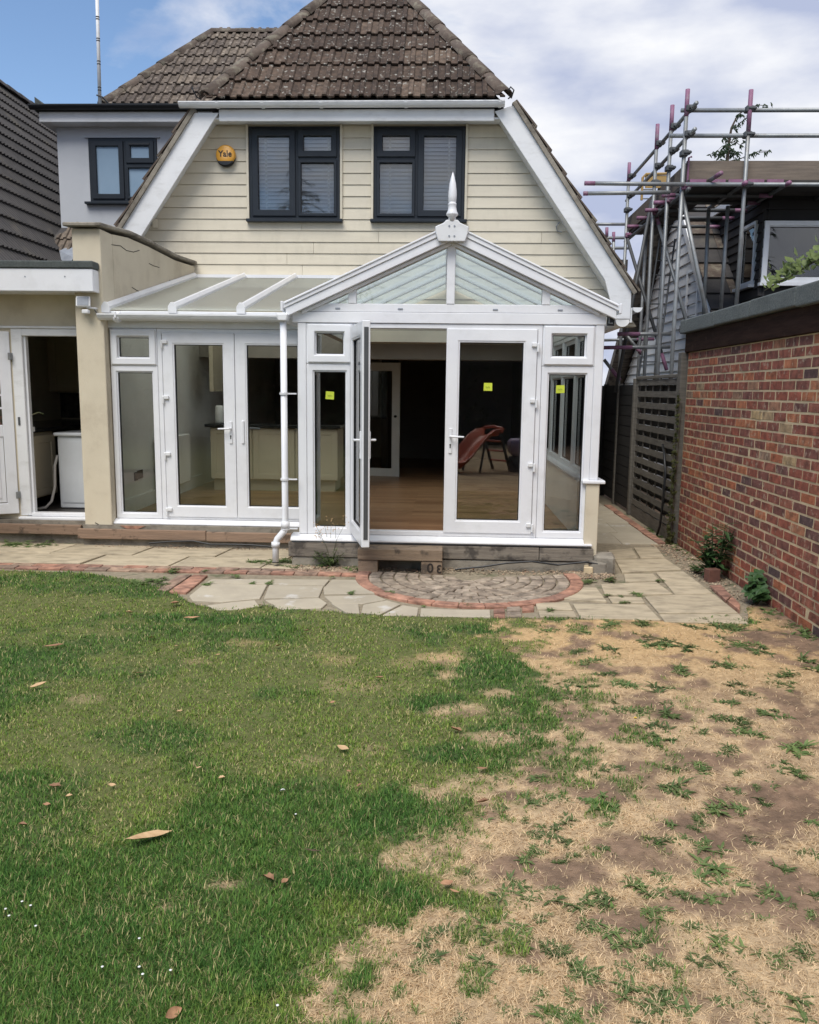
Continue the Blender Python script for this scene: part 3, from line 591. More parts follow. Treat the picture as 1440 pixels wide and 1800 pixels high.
for (nm, X, y, z, lb) in (('double', -3.30, 8.72, .66, 'larger metal wall socket low on the lean-to side wall'), ('single', -3.30, 8.60, .65, 'smaller metal wall socket beside the double one in the lean-to')):
    w_ = .15 if nm == 'double' else .088
    solo('wall_socket', MB().box(X, X+.012, y-w_/2, y+w_/2, z-.045, z+.045), 'socket', lb, 'socket', loc=(X, y, z), bevel=.003)
for y, lb in ((8.1, 'wall socket nearest the front glass on the conservatory dwarf wall'), (9.7, 'wall socket near the house on the conservatory dwarf wall')):
    solo('wall_socket', MB().box(1.252, 1.264, y-.075, y+.075, .56, .65), 'socket', lb, 'socket', loc=(1.26, y, .6), bevel=.003)

# ------------------------------------------------------------------ CONSERVATORY
CY = 7.27
cons = thing('conservatory', 'white gabled conservatory with glazed French doors and finial', 'conservatory', (0, CY, 0))
M0 = at_plane(0, CY, 0)
part('base_wall', MB().box(-1.30, 1.34, CY+.02, CY+.12, -.02, .24).box(1.22, 1.34, CY+.12, 11.0, -.02, .80).box(-1.30, -1.18, CY+.12, 8.1, -.02, .24), 'cream_render', cons)
part('inner_lining', MB().box(1.205, 1.22, CY+.13, 11.0, .286, .80), 'inner_white', cons)
part('pier', MB().box(1.255, 1.375, CY-.03, CY+.018, .02, .80), 'cream_render', cons, .006)
part('cap', MB().box(1.22, 1.42, CY-.05, CY+.25, .80, .83), 'upvc', cons, .006)
part('cap', MB().box(1.19, 1.40, CY+.252, 11.0, .80, .83), 'upvc', cons, .006)
part('sill', MB().box(-1.37, 1.325, CY-.075, CY+.09, .245, .262).prism([(-1.37, CY-.075, .262), (-1.37, CY+.09, .262), (-1.37, CY+.09, .298), (-1.37, CY-.01, .298)], (2.625, 0, 0)), 'upvc', cons, .004)
part('corner_post', MB().box(-1.30, -1.225, CY-.006, CY+.085, .30, 2.17), 'upvc', cons, .006)
part('corner_post', MB().box(1.285, 1.36, CY-.006, CY+.085, .83, 2.17).box(1.27, 1.30, CY-.004, CY+.06, .30, .83), 'upvc', cons, .006)
for x0, x1 in ((-1.224, -.815), (.835, 1.284)):
    upvc_window(cons, M0, x0, x1, .30, 1.815, fw=.055)
    upvc_window(cons, M0, x0, x1, 1.818, 2.168, sash=True, fw=.045)
part('door_frame', MB(M0).ring(-.812, .832, .30, 2.168, .04, 0, .075), 'upvc', cons, .004)
# right leaf, closed
Mr1 = at_plane(.003, CY-.012, 0); dl = door_leaf(cons, Mr1, .785, .335, 2.13)
lever(dl, Mr1, .048, 1.18, 1)
for z in (.40, .94, 1.50, 1.98): hinge(dl, Mr1, .792, z, 0, -1)
# left leaf, swung open towards the garden
hx, hy = -.775, CY-.02; ang = math.atan2(-.97, .235)
Mo = at_plane(hx, hy, 0, ang); Mo = Mo @ Matrix.Translation((0, -.065, 0)); dlo = door_leaf(cons, Mo, .785, .335, 2.13)
lever(dlo, Mo @ Matrix.Translation((0, .065, 0)) @ Matrix.Rotation(math.pi, 4, 'Z'), -.737, 1.18, 1)
lever(dlo, Mo, .737, 1.18, -1)
part('lock_strip', MB(Mo).box(.785, .789, .015, .05, .40, 2.08), 'galv_dark', dlo)
for z in (.40, .94, 1.50, 1.98): part('hinge', MB().box(hx-.035, hx+.012, hy-.03, hy+.018, z, z+.035).tube([(hx-.012, hy-.024, z-.045), (hx-.012, hy-.024, z+.03)], .012, 8), 'upvc_soft', dlo, .005)
# ring beam, gable frame
part('ring_beam', MB().box(-1.345, 1.37, CY-.012, CY+.09, 2.171, 2.262), 'upvc', cons, .004)
part('ring_beam', MB().box(-1.30, 1.33, CY-.004, CY+.08, 2.265, 2.335), 'upvc', cons, .004)
for px in (594, 704, 871, 985):
    p = W(px, 545, Y=CY); part('drain_cap', MB().box(p.x-.022, p.x+.022, CY-.010, CY-.003, 2.285, 2.30), 'lead', cons, .003)
AX, AZ = .03, 2.945; ELx, ERx, EZc = -1.42, 1.47, 2.288
sL_ = (AZ-EZc)/(AX-ELx); sR_ = (AZ-EZc)/(ERx-AX)
def under(x): return (EZc+(x-ELx)*sL_ if x < AX else EZc+(ERx-x)*sR_)
def rake(z_off, h, y0, y1, x_in=0, name='rafter', m='upvc'):
    for xe, sg in ((ELx+x_in, 1), (ERx-x_in, -1)):
        sl = sL_ if sg > 0 else sR_
        ze = EZc+x_in*sl
        part(name, MB().prism([(xe, y0, ze+z_off), (AX, y0, AZ+z_off), (AX, y0, AZ+z_off+h), (xe, y0, ze+z_off+h)], (0, y1-y0, 0)), m, cons, .004)
rake(-.012, .055, CY-.085, CY+.03)            # capping
rake(-.088, .075, CY-.074, CY+.03, .03)
rake(-.120, .030, CY-.030, CY+.06, .16, 'gable_frame')
part('capping_bead', MB().prism([(ELx+.02, CY-.095, EZc+.030), (AX, CY-.095, AZ+.030), (AX, CY-.095, AZ+.046), (ELx+.02, CY-.095, EZc+.046)], (0, .012, 0)).prism([(ERx-.02, CY-.095, EZc+.030), (AX, CY-.095, AZ+.030), (AX, CY-.095, AZ+.046), (ERx-.02, CY-.095, EZc+.046)], (0, .012, 0)), 'upvc', cons, .003)
for xe in (ELx, ERx):
    part('end_cap', MB().box(xe-.012, xe+.012, CY-.10, CY+.03, EZc-.03, EZc+.055), 'upvc', cons, .006)
for x0, x1 in ((AX-.036, AX+.036), (-.855, -.785), (.815, .885)):
    part('gable_mullion', MB().prism([(x0, CY-.008, 2.336), (x1, CY-.008, 2.336), (x1, CY-.008, under(x1)-.10), (x0, CY-.008, under(x0)-.10)], (0, .065, 0)), 'upvc', cons, .004)
for x0, x1 in ((-1.14, -.855), (-.785, AX-.036), (AX+.036, .815), (.885, 1.20)):
    pts = [(x0, 2.336), (x1, 2.336), (x1, under(x1)-.118), (x0, under(x0)-.118)]
    pts = [(x, max(z, 2.3365)) for x, z in pts]
    part('gable_pane', MB().prism([(x, CY+.022, z) for x, z in pts], (0, .006, 0)), 'glass', cons)
    c = (sum(p[0] for p in pts)/4, sum(p[1] for p in pts)/4); q = [(x+(c[0]-x)*.045, z+(c[1]-z)*.075) for x, z in pts]
    sg = MB()
    for a in range(4):
        b = (a+1) % 4; sg.add([(pts[a][0], CY+.012, pts[a][1]), (pts[b][0], CY+.012, pts[b][1]), (q[b][0], CY+.012, q[b][1]), (q[a][0], CY+.012, q[a][1])], [(0, 1, 2, 3)])
# roof sheets with glazing bars, running back to the house
for xe, sg, sl in ((ELx, 1, sL_), (ERx, -1, sR_)):
    sheet = part('roof_sheet', MB().prism([(xe, CY+.03, EZc-.03), (AX, CY+.03, AZ-.03), (AX, CY+.03, AZ-.01), (xe, CY+.03, EZc-.01)], (0, 10.96-CY-.03, 0)), 'poly', cons)
    rb = MB(); L = math.hypot(AX-xe, AZ-EZc); n = 42
    for i in range(n): 
        f = (i+.5)/n; x = xe+(AX-xe)*f; z = EZc+(AZ-EZc)*f-.036; rb.box(x-.002, x+.002, CY+.05, 10.95, z-.004, z+.006)
    for i in range(1, 5):
        y = CY+.03+(10.96-CY)*i/5; part('glazing_bar', MB().beam((xe, y, EZc-.02), (AX, y, AZ-.02), .04, .045), 'upvc', sheet)
part('ridge', MB().box(AX-.05, AX+.05, CY-.02, 10.96, AZ-.06, AZ+.05), 'upvc', cons, .01)
ap = [(-.13, -.095), (.13, -.095), (.155, -.02), (.165, .055), (.08, .095), (.055, .125), (-.055, .125), (-.08, .095), (-.165, .055), (-.155, -.02)]
pl = part('apex_plate', MB().prism([(AX+x*.86, CY-.115, AZ-.03+z*.8) for x, z in ap], (0, .025, 0)), 'upvc_soft', cons, .006)
for x in (-.022, .022):
    for z in (-.04, .06): part('screw', MB().tube([(AX+x, CY-.115, AZ-.03+z*.8), (AX+x, CY-.119, AZ-.03+z*.8)], .008, 8), 'lead', pl)
part('finial', MB().lathe((AX, CY-.09, AZ+.062), [(r_*.86, z_*.76) for r_, z_ in [(.036, 0), (.036, .045), (.058, .065), (.058, .078), (.044, .11), (.037, .165), (.040, .172), (.040, .19), (.033, .195), (.038, .205), (.041, .26), (.040, .31), (.031, .40), (.016, .47), (.003, .515), (0, .52)]], 20), 'upvc', cons, 0, True)
# glazed right side above the dwarf wall, glazed short left return
def side_m(x, y0): return Matrix.Translation((x, y0, 0)) @ Matrix.Rotation(math.pi/2, 4, 'Z')
Ms = side_m(1.345, CY+.10)
for i in range(4):
    a = i*.90; upvc_window(cons, Ms, a+.02, a+.88, .83, 1.80, fw=.05); upvc_window(cons, Ms, a+.02, a+.88, 1.803, 2.168, sash=True, fw=.045)
part('eaves_beam', MB().box(1.27, 1.36, CY+.092, 10.98, 2.171, 2.30), 'upvc', cons); part('eaves_beam', MB().box(-1.30, -1.21, CY+.092, 10.98, 2.171, 2.30), 'upvc', cons)
Ml = side_m(-1.225, CY+.10); upvc_window(cons, Ml, .0, .70, .30, 1.80, fw=.055); upvc_window(cons, Ml, 0, .70, 1.803, 2.168, sash=True)
part('header', MB().box(-1.25, 1.28, 10.6, 10.98, 2.20, 2.34), 'inner_cream', cons)
# gutters of the conservatory and the downpipe
gutter(cons, (-1.42, CY-.06, 2.235), (-1.42, 8.05, 2.235), .058); gutter(cons, (1.50, CY-.05, 2.215), (1.50, 10.9, 2.215), .062)
part('gutter_end', MB().box(1.375, 1.435, CY-.02, CY, 2.165, 2.275), 'black_plastic', cons)
part('gutter_bracket', MB().tube([(1.39, CY-.026, 2.25), (1.39, CY-.026, 2.185), (1.42, CY-.026, 2.185)], .006, 6), 'galv', cons)
dx = -1.415
dp = part('downpipe', MB().tube([(dx, CY-.06, 2.19), (dx, CY-.06, .36), (dx-.012, CY-.065, .33), (dx-.07, CY-.09, .26), (dx-.082, CY-.095, .225), (dx-.085, CY-.10, .05)], .029, 14), 'upvc', cons, 0, True)
for z in (1.545, .79, .345): part('pipe_clip', MB().tube([(dx, CY-.06, z), (dx, CY-.06, z+.02)], .039, 14).box(dx+.03, dx+.11, CY-.07, CY-.05, z+.004, z+.016), 'upvc', dp)
for q in ([(dx-.082, CY-.095, .235), (dx-.083, CY-.096, .19)], [(dx, CY-.06, .42), (dx, CY-.06, .355)]): part('pipe_socket', MB().tube(q, .039, 14), 'upvc', dp, 0, True)
part('pipe_mouth', MB().tube([(dx-.085, CY-.10, .055), (dx-.085, CY-.10, .048)], .030, 12), 'black_plastic', dp)
part('hopper', MB().prism([(dx-.05, CY-.125, 2.235), (dx+.055, CY-.125, 2.235), (dx+.04, CY-.125, 2.175), (dx-.035, CY-.125, 2.175)], (0, .11, 0)), 'upvc_soft', dp, .008)
# weathered timbers along the base
def timber(x0, x1, y, z0, z1, m, parent, n='timber'):
    return part(n, MB().box(x0, x1, y-.045, y, z0, z1), m, parent, .006, seg=2)
timber(-1.39, -.72, CY-.02, .10, .232, 'grey_timber', cons); timber(-.715, .86, CY-.02, .105, .225, 'grey_timber', cons); timber(.865, 1.34, CY-.02, .105, .222, 'grey_timber', cons)
part('drip_strip', MB().box(-1.36, 1.32, CY-.05, CY, .232, .2445), 'lead', cons)
part('footing', MB().box(-1.36, 1.36, CY-.055, CY+.06, -.05, .098), 'concrete', cons, .01)
part('footing', MB().box(1.30, 1.46, CY-.14, CY+.3, -.05, .12), 'concrete', cons, .02)
part('broken_block', MB().prism([(1.34, CY-.12, 0), (1.52, CY-.15, 0), (1.55, CY+.1, 0), (1.36, CY+.1, 0)], (.0, .01, .17)), 'concrete', cons, .02)

# timber step in front of the open door
st = thing('timber_step', 'rough timber step with two support blocks below the open door', 'step', (-.45, 7.08, 0))
s0 = W(629, 975, Y=7.0).x; s1 = W(778, 975, Y=7.0).x
part('tread', MB().box(s0, s1, 6.98, 7.20, .128, .225), 'old_wood', st, .006, seg=2)
part('block', MB().box(s0+.004, s0+.175, 6.99, 7.19, .0, .124), 'old_wood', st, .006)
part('block', MB().box(s1-.185, s1+.0, 6.99, 7.19, .0, .124), 'old_wood', st, .006)
Mt = Matrix.Translation((s1-.105, 6.987, .062)) @ Matrix.Rotation(math.pi/2, 4, 'X')
text(st, '0', .115, Mt, 'ink_dark', 'numeral'); text(st, '3', .10, Matrix.Translation((s1-.028, 6.987, .055)) @ Matrix.Rotation(math.pi/2, 4, 'X') @ Matrix.Rotation(math.pi, 4, 'Y') @ Matrix.Translation((0, 0, -.001)), 'ink_dark', 'numeral')
cb = [W(x, y, Y=7.14) for x, y in ((800, 1001), (850, 996), (890, 990), (935, 987), (980, 993), (1030, 988), (1062, 994))]
solo('cable', MB().tube(cb, .009, 6), 'black_plastic', 'black cable sagging along the conservatory footing', 'cable')
cb = [W(x, y, Y=7.92) for x, y in ((262, 955), (300, 952), (340, 951), (370, 957), (400, 957), (440, 958), (490, 962))]
solo('cable', MB().tube(cb, .009, 6), 'black_plastic', 'black cable along the ground under the lean-to timbers', 'cable')

# sticky notes on the glass
for px, py, tl, lb in ((580, 695, .06, 'tilted yellow sticky note on the fixed pane beside the open door'), (858, 680, 0, 'yellow sticky note on the closed French door pane'), (985, 684, -.03, 'yellow sticky note on the fixed pane next to the dwarf wall')):
    yp = CY+.032 if px != 858 else CY+.016
    p = W(px, py, Y=yp); Mn = Matrix.Translation(p) @ Matrix.Rotation(tl, 4, 'Y'); 
    n_ = thing('sticky_note', lb, 'sticky note', p)
    part('paper', MB(Mn).add([(-.038, 0, -.034), (.038, -.002, -.034), (.036, -.006, .034), (-.036, -.006, .034), (-.038, .001, -.034), (.038, .001, -.034), (.036, .001, .034), (-.036, .001, .034)], [(0, 1, 2, 3), (5, 4, 7, 6), (0, 4, 5, 1), (1, 5, 6, 2), (2, 6, 7, 3), (3, 7, 4, 0)]), 'note', n_)
    part('scribble', MB(Mn).tube([(-.02, -.007, .004), (-.008, -.0075, -.004), (.004, -.007, .004), (.016, -.007, -.004)], .0018, 5), 'ink', n_)

# ------------------------------------------------------------------ LEAN-TO
LY = 8.1
lean = thing('lean_to', 'white lean-to glazed porch with sloping glass roof beside the conservatory', 'lean-to', (-2.3, LY, 0))
M1 = at_plane(0, LY, 0)
part('sill', MB().box(-3.36, -1.40, LY-.07, LY+.09, .225, .240).prism([(-3.36, LY-.07, .240), (-3.36, LY+.09, .240), (-3.36, LY+.09, .272), (-3.36, LY-.01, .272)], (1.96, 0, 0)), 'upvc', lean, .004)
upvc_window(lean, M1, -3.315, -2.845, .275, 1.80, fw=.05); upvc_window(lean, M1, -3.315, -2.845, 1.803, 2.165, sash=True)
part('door_frame', MB(M1).ring(-2.842, -1.305, .275, 2.165, .045, 0, .075), 'upvc', lean, .004)
Ma = at_plane(-2.79, LY-.012, 0); d1 = door_leaf(lean, Ma, .715, .30, 2.13); lever(d1, Ma, .668, 1.18, -1)
for z in (.36, .92, 1.48, 2.02): hinge(d1, Ma, .0, z, 0, 1)
Mb = at_plane(-2.07, LY-.012, 0); d2 = door_leaf(lean, Mb, .735, .30, 2.13)
part('handle', MB(Mb).box(.055, .085, -.014, 0, 1.05, 1.28), 'upvc', d2, .006); part('handle', MB(Mb).tube([(.10, .075, 1.20), (.14, .08, 1.20), (.22, .078, 1.196)], .01, 8), 'upvc', d2)
part('head', MB().box(-3.33, -1.30, LY-.004, LY+.09, 2.168, 2.255), 'upvc', lean, .004)
lz0, lz1, ly0, ly1 = 2.335, 3.02, LY-.06, 10.95
def lt(y): return lz0+(lz1-lz0)*(y-ly0)/(ly1-ly0)
part('eaves_bar', MB().box(-3.33, -1.42, ly0-.02, ly0+.06, 2.285, 2.325), 'upvc_soft', lean, .006)
xs = [W(186, 545, Y=ly0).x, W(305, 545, Y=ly0).x, W(425, 545, Y=ly0).x, -1.28]
xs = [-3.305, xs[1], xs[2], -1.22]
for a, b in zip(xs[:-1], xs[1:]): part('roof_pane', MB().prism([(a+.01, ly0, lz0+.002), (b-.01, ly0, lz0+.002), (b-.01, ly0, lz0+.012), (a+.01, ly0, lz0+.012)], (0, ly1-ly0, lz1-lz0)), 'roof_glass', lean)
for x in xs[:3]:
    rb = part('glazing_bar', MB().prism([(x-.033, ly0-.03, lz0-.012), (x+.033, ly0-.03, lz0-.012), (x+.033, ly0-.03, lz0+.03), (x+.012, ly0-.03, lz0+.065), (x-.012, ly0-.03, lz0+.065), (x-.033, ly0-.03, lz0+.03)], (0, ly1-ly0, lz1-lz0)), 'upvc', lean, .004)
    part('end_cap', MB().prism([(x-.042, ly0-.042, lz0-.03), (x+.042, ly0-.042, lz0-.03), (x+.042, ly0-.042, lz0+.035), (x+.016, ly0-.042, lz0+.075), (x-.016, ly0-.042, lz0+.075), (x-.042, ly0-.042, lz0+.035)], (0, .012, 0)), 'upvc_soft', rb, .004)
part('wall_flashing', MB().box(-3.30, -1.2, 10.90, 10.98, 3.02, 3.06), 'upvc', lean); part('wall_flashing', MB().box(-3.30, -1.2, 10.93, 10.98, 2.90, 3.018), 'upvc_soft', lean)
g_ = gutter(lean, (-3.36, ly0-.06, 2.29), (-1.46, ly0-.06, 2.285), .058)
part('gutter_union', MB().tube([(-3.21, ly0-.06, 2.262), (-3.15, ly0-.06, 2.262)], .050, 14).box(-3.19, -3.17, ly0-.125, ly0-.105, 2.25, 2.31), 'upvc', g_, .004)
t1 = timber(-3.66, -2.36, 7.984, .085, .185, 'sleeper', lean); t2 = timber(-2.355, -1.50, 7.984, .08, .175, 'sleeper', lean)
part('footing', MB().box(-3.62, -1.40, 7.99, LY+.1, -.05, .222), 'concrete', lean)
part('broken_brick', MB().prism([(-3.24, 7.982, .218), (-2.98, 7.982, .218), (-3.06, 7.982, .187), (-3.17, 7.982, .187)], (0, .012, 0)), 'red_paver', lean)

# ------------------------------------------------------------------ rendered end wall and flat-roofed kitchen extension
ew = thing('rendered_wall', 'cream rendered end wall with cracked curved parapet beside the lean-to', 'wall', (-3.45, 8.0, 0))
part('pilaster', MB().box(-3.605, -3.325, 8.0, 8.30, .13, 3.09), 'cream_render', ew, .012, seg=2)
pp = [(8.30, .13), (11.0, .13), (11.0, 3.17), (10.2, 3.13), (9.3, 3.14), (8.7, 3.13), (8.30, 3.09)]
part('side_wall', MB().prism([(-3.60, y, z) for y, z in pp], (.272, 0, 0)), 'cream_render', ew)
cp_ = [(7.93, 3.10), (8.25, 3.125), (8.7, 3.165), (9.3, 3.175), (10.2, 3.165), (11.0, 3.205)]
for (y0, z0), (y1, z1) in zip(cp_[:-1], cp_[1:]):
    part('coping', MB().prism([(-3.66, y0+.002, z0), (-3.29, y0+.002, z0), (-3.29, y0+.002, z0+.035), (-3.66, y0+.002, z0+.035)], (0, y1-y0-.004, z1-z0)), 'concrete', ew, .008)
# cracks in the render, as thin open fissures
for pts in ([(195, 430), (212, 432), (222, 440), (235, 443), (245, 440)], [(262, 463), (270, 467), (280, 470)], [(232, 505), (240, 510), (247, 513)], [(298, 492), (300, 500), (305, 505)]):
    part('crack', MB().tube([W(x, y, X=-3.327) for x, y in pts], .004, 5), 'ink_dark', ew)
part('crack', MB().tube([(-3.50, 7.999, .24), (-3.42, 7.999, .20), (-3.40, 7.999, .15)], .004, 5), 'ink_dark', ew)
part('felt_upstand', MB().prism([tuple(W(x, y, Y=8.34)) for x, y in ((138, 404), (150, 404), (150, 458), (126, 458), (134, 446), (138, 432))], (0, .05, 0)), 'felt', ew)
part('broken_base', MB().box(-3.60, -3.33, 8.004, 8.1, .0, .13), 'concrete', ew, .015)

ext = thing('kitchen_extension', 'flat-roofed cream kitchen extension with white fascia and open back door', 'extension', (-5, 8.2, 0))
EYW = 8.2
part('wall', MB().box(-5.45, -4.30, EYW, EYW+.2, .0, 2.5).box(-4.30, -3.607, EYW, EYW+.2, 2.135, 2.5), 'cream_render', ext)
FY = 7.86
fx = W(163, 490, Y=FY).x; fz0 = W(100, 512, Y=FY).z; fz1 = W(100, 472, Y=FY).z; fz2 = W(100, 458, Y=FY).z
part('fascia', MB().box(-5.45, fx, FY, FY+.03, fz0, fz1).box(fx-.03, fx, FY+.031, 8.34, fz0, fz1), 'upvc', ext, .006)
part('soffit', MB().box(-5.45, fx-.035, FY+.031, EYW+.1, fz0+.005, fz0+.02), 'upvc_soft', ext)
part('felt_roof', MB().box(-5.45, fx+.01, FY-.012, FY+.14, fz1+.002, fz2).box(-5.45, -3.62, FY+.142, 12.4, fz1-.02, fz1+.02), 'felt', ext, .01)
for px in (44, 114): p = W(px, 486, Y=FY); part('screw', MB().tube([(p.x, FY, p.z), (p.x, FY-.003, p.z)], .007, 8), 'lead', ext)
Me = at_plane(0, EYW-.01, 0)
part('door_frame', MB(Me).box(-4.36, -4.25, 0, .09, .27, 2.16).box(-4.25, -3.61, 0, .09, 2.09, 2.16).box(-5.45, -3.61, -.012, .03, 2.162, 2.185), 'upvc_soft', ext, .005)
part('threshold', MB(Me).box(-4.36, -3.61, -.06, .12, .235, .262).box(-4.25, -3.61, .0, .1, .264, .30), 'upvc', ext, .005)
part('door_stop', MB(Me).box(-4.248, -4.225, .03, .08, .30, 2.09), 'upvc', ext)
part('side_lining', MB().box(-4.40, -4.33, 8.42, 8.46, .28, 1.12).box(-4.41, -4.31, 8.40, 8.48, 1.12, 1.17), 'upvc_soft', ext)
part('interior_wall', MB().box(-5.35, -3.607, 11.3, 11.4, .2, 2.44).box(-5.45, -5.35, EYW+.2, 11.4, .0, 2.5), 'inner_cream', ext)
part('interior_floor', MB().box(-5.35, -3.607, EYW+.12, 11.3, .2, .27), 'lino', ext); part('interior_ceiling', MB().box(-5.35, -3.607, EYW+.2, 11.3, 2.44, 2.47), 'inner_white', ext)
part('splashback', MB().box(-5.35, -3.62, 11.28, 11.298, 1.16, 1.5), 'tile_mix', ext)
timber(-5.45, -3.675, EYW-.10, .10, .20, 'sleeper', ext); part('footing', MB().box(-5.45, -3.62, EYW-.09, EYW, -.05, .235), 'concrete', ext)
# the open back door leaf, folded outwards
Mk = at_plane(-4.37, EYW-.02, 0, R_(180+28)) @ Matrix.Translation((0, -.05, 0))
bd = thing('back_door', 'white panelled back door with small glazed squares standing open', 'door', (-4.37, EYW-.02, .3))
part('stile', MB(Mk).ring(0, .80, .29, 2.13, .105, 0, .045, .11), 'upvc', bd, .005)
part('rail', MB(Mk).box(.105, .695, .002, .043, 1.08, 1.20), 'upvc', bd, .004)
part('panel', MB(Mk).box(.11, .69, .010, .035, .41, 1.075), 'upvc', bd)
part('moulding', MB(Mk).ring(.15, .65, .45, 1.04, .03, .002, .044), 'upvc', bd, .006)
part('moulding', MB(Mk).box(.22, .58, .0, .045, .60, .63).box(.22, .58, .0, .045, .88, .91), 'upvc', bd, .006)
part('pane', MB(Mk).box(.11, .69, .020, .025, 1.20, 2.02), 'glass', bd)
gb = MB(Mk)
for z in (1.37, 1.50, 1.66, 1.83): gb.box(.105, .695, .010, .036, z-.010, z+.010)
for x in (.25, .40, .55): gb.box(x-.010, x+.010, .012, .034, 1.20, 2.02)
part('glazing_bars', gb, 'upvc', bd)
for z in (.45, 1.85): part('hinge', MB().box(-4.375, -4.35, EYW-.06, EYW-.005, z, z+.07), 'galv', bd, .003)
part('lock', MB().box(-4.33, -4.31, EYW-.018, EYW-.01, 1.20, 1.28), 'galv_dark', bd)
# kitchen things behind the open door
wm = thing('washing_machine', 'white washing machine standing just inside the open back door', 'washing machine', (-3.75, 8.9, .27))
part('body', MB().box(-4.185, -3.62, 8.70, 9.25, .275, 1.06), 'appliance', wm, .012); part('top', MB().box(-4.215, -3.615, 8.67, 9.28, 1.062, 1.10), 'appliance', wm, .01)
part('back_panel', MB().box(-4.15, -3.64, 8.692, 8.698, .34, 1.0), 'appliance', wm)
solo('drain_hose', MB().tube([(-4.20, 8.72, .85), (-4.215, 8.68, .74), (-4.215, 8.66, .52), (-4.24, 8.62, .36), (-4.28, 8.56, .30), (-4.34, 8.50, .29)], .015, 8), 'hose', 'grey drain hose curling beside the washing machine', 'hose', loc=(-4.2, 8.8, .29), smooth=True)
ku = thing('sink_unit', 'cream sink cupboard with black worktop inside the back door', 'cupboard', (-4.75, 9.6, .27))
Mu = at_plane(-5.1, 9.15, 0, R_(62))
part('carcass', MB().box(-5.1, -4.44, 8.5, 9.12, .38, 1.09), 'cabinet', ku)
part('cupboard_door', MB(Matrix.Translation((-4.437, 8.52, 0)) @ Matrix.Rotation(math.pi/2-.06, 4, 'Z')).ring(0, .55, .40, 1.06, .08, -.02, 0).box(.08, .47, -.010, -.002, .48, .98), 'cabinet', ku, .004)
part('worktop', MB().prism([(-5.34, 8.46, 1.10), (-4.41, 8.46, 1.10), (-4.38, 10.2, 1.10), (-3.62, 10.2, 1.10), (-3.62, 11.28, 1.10), (-5.34, 11.28, 1.10)], (0, 0, .04)), 'worktop', ku)
part('tap', MB().tube([(-4.62, 8.8, 1.14), (-4.62, 8.8, 1.22), (-4.58, 8.82, 1.26), (-4.46, 8.88, 1.31), (-4.42, 8.9, 1.29)], .012, 8), 'chrome', ku)
wc = thing('wall_cupboard', 'cream wall cupboard hanging on the kitchen back wall', 'cupboard', (-4.6, 10.9, 1.6))
part('carcass', MB().box(-5.34, -3.62, 10.95, 11.28, 1.52, 2.25), 'cabinet', wc)
for x in (-5.3, -4.88, -4.46, -4.04): part('cupboard_door', MB().ring(x+.004, x+.41, 1.53, 2.24, .07, 10.93, 10.948), 'cabinet', wc, .003)

# floodlight on the pilaster
fp = W(148, 530, Y=7.93); fl = thing('floodlight', 'white security floodlight with motion sensor on the cream pilaster', 'floodlight', (fp.x, 8.0, fp.z))
Mf = Matrix.Translation((fp.x, 7.90, fp.z)) @ Matrix.Rotation(R_(12), 4, 'Z') @ Matrix.Rotation(R_(-12), 4, 'X')
part('housing', MB(Mf).prism([(-.065, 0, -.05), (.065, 0, -.05), (.065, 0, .05), (-.065, 0, .05)], (0, .012, 0)).prism([(-.06, .012, -.045), (.06, .012, -.045), (.06, .012, .045), (-.06, .012, .045)], (0, .05, 0)), 'upvc_soft', fl, .006)
part('lens', MB(Mf).box(-.052, .052, -.004, .0, -.038, .038), 'lead', fl)
part('bracket', MB().tube([(fp.x+.02, 7.93, fp.z-.055), (fp.x+.09, 7.97, fp.z-.06), (fp.x+.09, 8.0, fp.z-.06)], .010, 6), 'upvc_soft', fl)
part('sensor', MB().box(fp.x-.02, fp.x+.045, 7.90, 7.96, fp.z-.115, fp.z-.075), 'upvc_soft', fl, .008)
part('cable', MB().tube([(fp.x+.08, 7.97, fp.z-.07), (fp.x+.10, 7.97, fp.z-.10), (fp.x+.105, 7.99, fp.z-.125)], .006, 6), 'galv_dark', fl)

# ------------------------------------------------------------------ dark tiled roof of the next house on the left
nb = thing('neighbour_house', 'next-door house with steep dark grey ribbed tile roof', 'house', (-9, 14, 0))
D_, th = 8.6, R_(52); zr = 1.6+.656*D_; p0 = Vector((-D_, 0, zr)); vd = Vector((math.cos(th), 0, -math.sin(th))); nn = Vector((math.sin(th), 0, math.cos(th)))
part('wall', MB().box(-11.6, -5.75, 5, 22, 0, 3.1), 'cream_render', nb)
part('roof', MB().prism([(-D_, 4, zr-.05), tuple(p0+vd*5.45+Vector((0, 4, -.06))), (-11.9, 4, 2.95)], (0, 19, 0)), 'dark_tile', nb)
for r in range(16):
    s0_ = r*.335; vs = []; fs = []; n = 0; y = 7.0
    prof = [(0, 0), (.035, .0), (.055, .022), (.085, .022)]
    while y < 21:
        for dy, dz in prof:
            a = p0+vd*(s0_-.02)+nn*(dz+.0); b = p0+vd*(s0_+.37)+nn*(dz+.045); c = b-nn*.03
            vs += [(a.x, y+dy, a.z), (b.x, y+dy, b.z), (c.x, y+dy, c.z)]; n += 1
        y += .1
    for i in range(n-1): fs += [(3*i, 3*i+1, 3*i+4, 3*i+3), (3*i+1, 3*i+2, 3*i+5, 3*i+4)]
    part('tile_course', MB().add(vs, fs), 'dark_tile', nb)
ridge_tiles(nb, (-D_, 7, zr+.03), (-D_, 21, zr+.03), .13, .45, 'ridge_tile', 'dark_tile')

